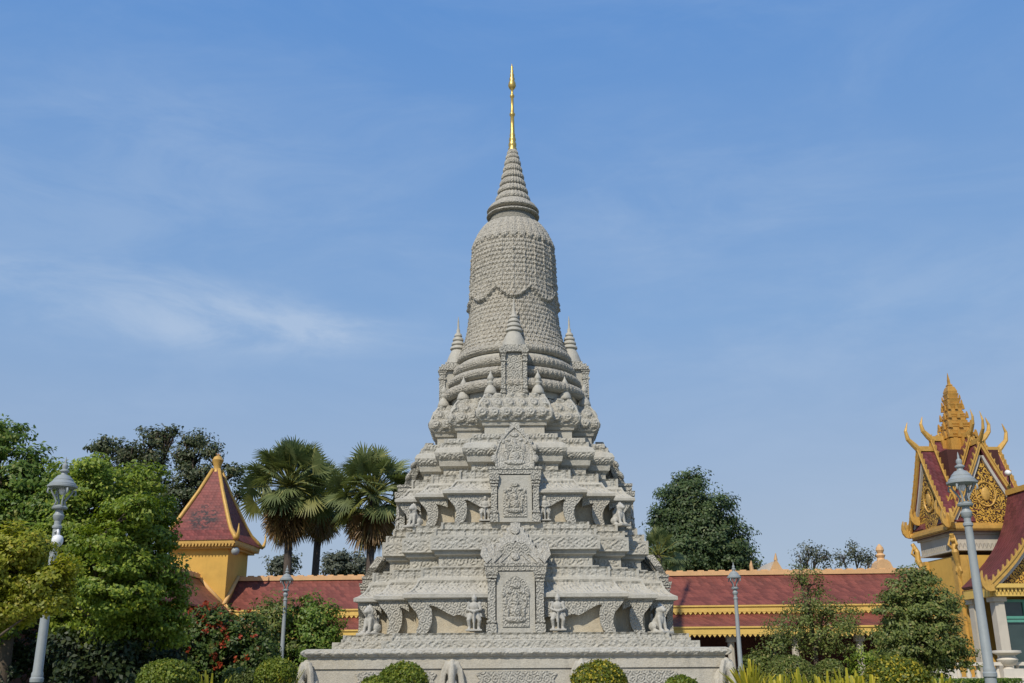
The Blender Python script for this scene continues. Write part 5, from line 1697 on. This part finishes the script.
def spiky(px, py_top, Y, hpx, n, label, mat='croton', spread=.5):
    """clump of arching strap leaves"""
    b = B(px, Y); top = at(px, py_top, Y).z
    V = []; F = []
    for i in range(n):
        a = rng.uniform(0, 2 * PI); s = rng.uniform(.1, 1.0) * spread
        hgt = top * rng.uniform(.62, 1.02); w = rng.uniform(.022, .036)
        d = np.array([math.cos(a), math.sin(a), 0]); side = np.array([-math.sin(a), math.cos(a), 0])
        pts = []
        k = 6
        for j in range(k + 1):
            t = j / k
            pts.append(d * (s * t ** 1.5) + np.array([0, 0, hgt * (t - .28 * s * t ** 2.4)]) + d * .05)
        o = len(V)
        for j, p in enumerate(pts):
            ww = w * math.sin(PI * (.12 + .88 * (1 - j / k))) * 1.1 + .002
            V.append(p - side * ww); V.append(p + side * ww)
        for j in range(k): F.append((o + 2 * j, o + 2 * j + 1, o + 2 * j + 3, o + 2 * j + 2))
    o = np_mesh('spiky_plant', np.array(V), np.array(F), LM[mat])
    o.location = (b.x, Y, 0)
    tag(o, label, 'plant', 'yellow strap-leaved plants')


for px, pt, Y_, lab in ((285, 655, 25.5, 'yellow strap-leaved plant beside the left corner elephant'), (212, 668, 19, 'yellow-green strap-leaved plant between the two left clipped bushes'), (749, 657, 25, 'yellow strap-leaved plant at the right corner elephant below the slim lamp'),
                        (776, 668, 17, 'yellow strap-leaved plant, leftmost of the row in front of the olive clipped bush'), (800, 664, 17.5, 'yellow strap-leaved plant in the front row, directly below the loose garden tree'), (822, 668, 17, 'yellow strap-leaved plant in the front row below the small clipped bush'), (846, 663, 17.5, 'tallest yellow strap-leaved plant in the right front row'), (866, 667, 17, 'yellow strap-leaved plant at the right end of the front row, touching the large clipped bush'), (938, 668, 20, 'yellow-green strap-leaved plant right of the large clipped bush')):
    spiky(px, pt, Y_, 0, 110 if px > 700 else 60, lab, spread=.85 if px > 700 else .6)
# low hedge at the foot of the balustrade
hb = B(945, 24); n = 9000
P = np.stack([rng.uniform(-1.6, 1.6, n), rng.uniform(-.35, .35, n), 1.02 - rng.random(n) ** 2 * .9], 1); V, F = quads_from(P, rng.normal(size=P.shape) + np.array([0, -.3, .8]), .06, 1.7)
ho = np_mesh('hedge', V, F, LM['mid']); ho.location = (hb.x, 24, 0); tag(ho, 'low trimmed green hedge in front of the balustrade', 'hedge')


# palms
def fan(V, F, MI, c, d, up, size, mi, droop, nseg=22):
    """one costapalmate fan leaf: centre c, outward direction d"""
    d = d / np.linalg.norm(d)
    side = np.cross(d, up); side /= np.linalg.norm(side) + 1e-9
    nrm = np.cross(side, d)
    span = R(250) if mi == 0 else R(190)
    for i in range(nseg):
        a = -span / 2 + span * (i + .5) / nseg + rng.normal() * .03
        L = size * (.72 + .28 * math.cos(a * .6)) * rng.uniform(.88, 1.06)
        v = d * math.cos(a) + side * math.sin(a)
        w = size * .052
        t = np.cross(v, nrm)
        p0 = c; p1 = c + v * L * .55 + nrm * L * .05 - np.array([0, 0, droop * L * .10]); p2 = c + v * L - np.array([0, 0, (.10 + droop * .8) * L * .4])
        o = len(V)
        V.extend([p0 - t * w * .25, p0 + t * w * .25, p1 - t * w, p1 + t * w, p2 - t * w * .12, p2 + t * w * .12])
        F.append((o, o + 1, o + 3, o + 2)); F.append((o + 2, o + 3, o + 5, o + 4))
        MI.extend([mi, mi])


def palm(px_base, px_c, py_c, rpx, Y, label, nf=84, ndry=38, name='palm_tree', small=False, mats=None):
    c = at(px_c, py_c, Y); b = at(px_base, 666, Y); m_ = mpp(py_c, Y)
    Rr = rpx * m_
    root = empty(name, (b.x, Y, 0), label, 'palm', 'palms behind the gallery')
    cx = np.array([c.x - b.x, 0, c.z - Rr * .12])
    V = []; F = []; MI = []
    stalk = MB()
    g = (1 + 5 ** .5) / 2
    for i in range(nf + ndry):
        dry = i >= nf
        a = i * 2 * PI / g + rng.normal() * .2
        if not dry:
            t = (i + .5) / nf; el = R(86) - R(132) * t + rng.normal() * .10
        else:
            el = R(-48) - R(34) * ((i - nf) / max(1, ndry)) + rng.normal() * .08
        d = np.array([math.cos(a) * math.cos(el), math.sin(a) * math.cos(el), math.sin(el)])
        fl = Rr * (.37 if not dry else .46) * rng.uniform(.9, 1.1)
        pl = Rr * (.62 if not dry else .42) * rng.uniform(.68, 1.12)
        if dry: d = d * np.array([.75, .75, 1])
        base = cx + d * Rr * .06 - (np.array([0, 0, Rr * .10]) if dry else 0)
        p = base + d * pl
        stalk.tube([base, base + d * pl * .5 + np.array([0, 0, Rr * .02]), p], [.045 * Rr / 2.5, .035 * Rr / 2.5, .028 * Rr / 2.5], 5)
        d2 = d + np.array([0, 0, -.25 if not dry else -.6])
        up = np.array([0, 0, 1.0]) + rng.normal(size=3) * .55
        mi = 1 if dry else (2 if (el < R(-8) and rng.random() < .26) else 0)
        fan(V, F, MI, p, d2, up, fl, mi, .16 + (.5 if el < R(-10) else 0) + (.4 if dry else 0))
    o = np_mesh('fronds', np.array(V), np.array(F), [LM['palm'], LM['palm_dry'], LM['palm_yellow']], root, midx=MI)
    stalk.build('stalks', LM['palm_yellow'], root)
    t = MB(); top = Vector((cx[0], 0, cx[2]))
    t.tube([(0, 0, -.1), (0, 0, .4), Vector((0, 0, top.z * .5)) + Vector((top.x * .3, 0, 0)), top], [.40, .28, .23, .20], 12)
    t.build('trunk', M['palm_bark'], root, smooth=True)


palm(283, 291, 480, 51, 58, 'leftmost of the three tall fan palms, with brown lower fronds and a pale trunk')
palm(309, 321, 494, 39, 63, 'middle tall fan palm in the shade of the left one')
palm(366, 373, 488, 49, 57, 'tall fan palm next to the stupa, brown dry fronds hanging low')
palm(658, 658, 552, 30, 60, 'short yellowish fan palm below the dark conical tree', 34, 6)
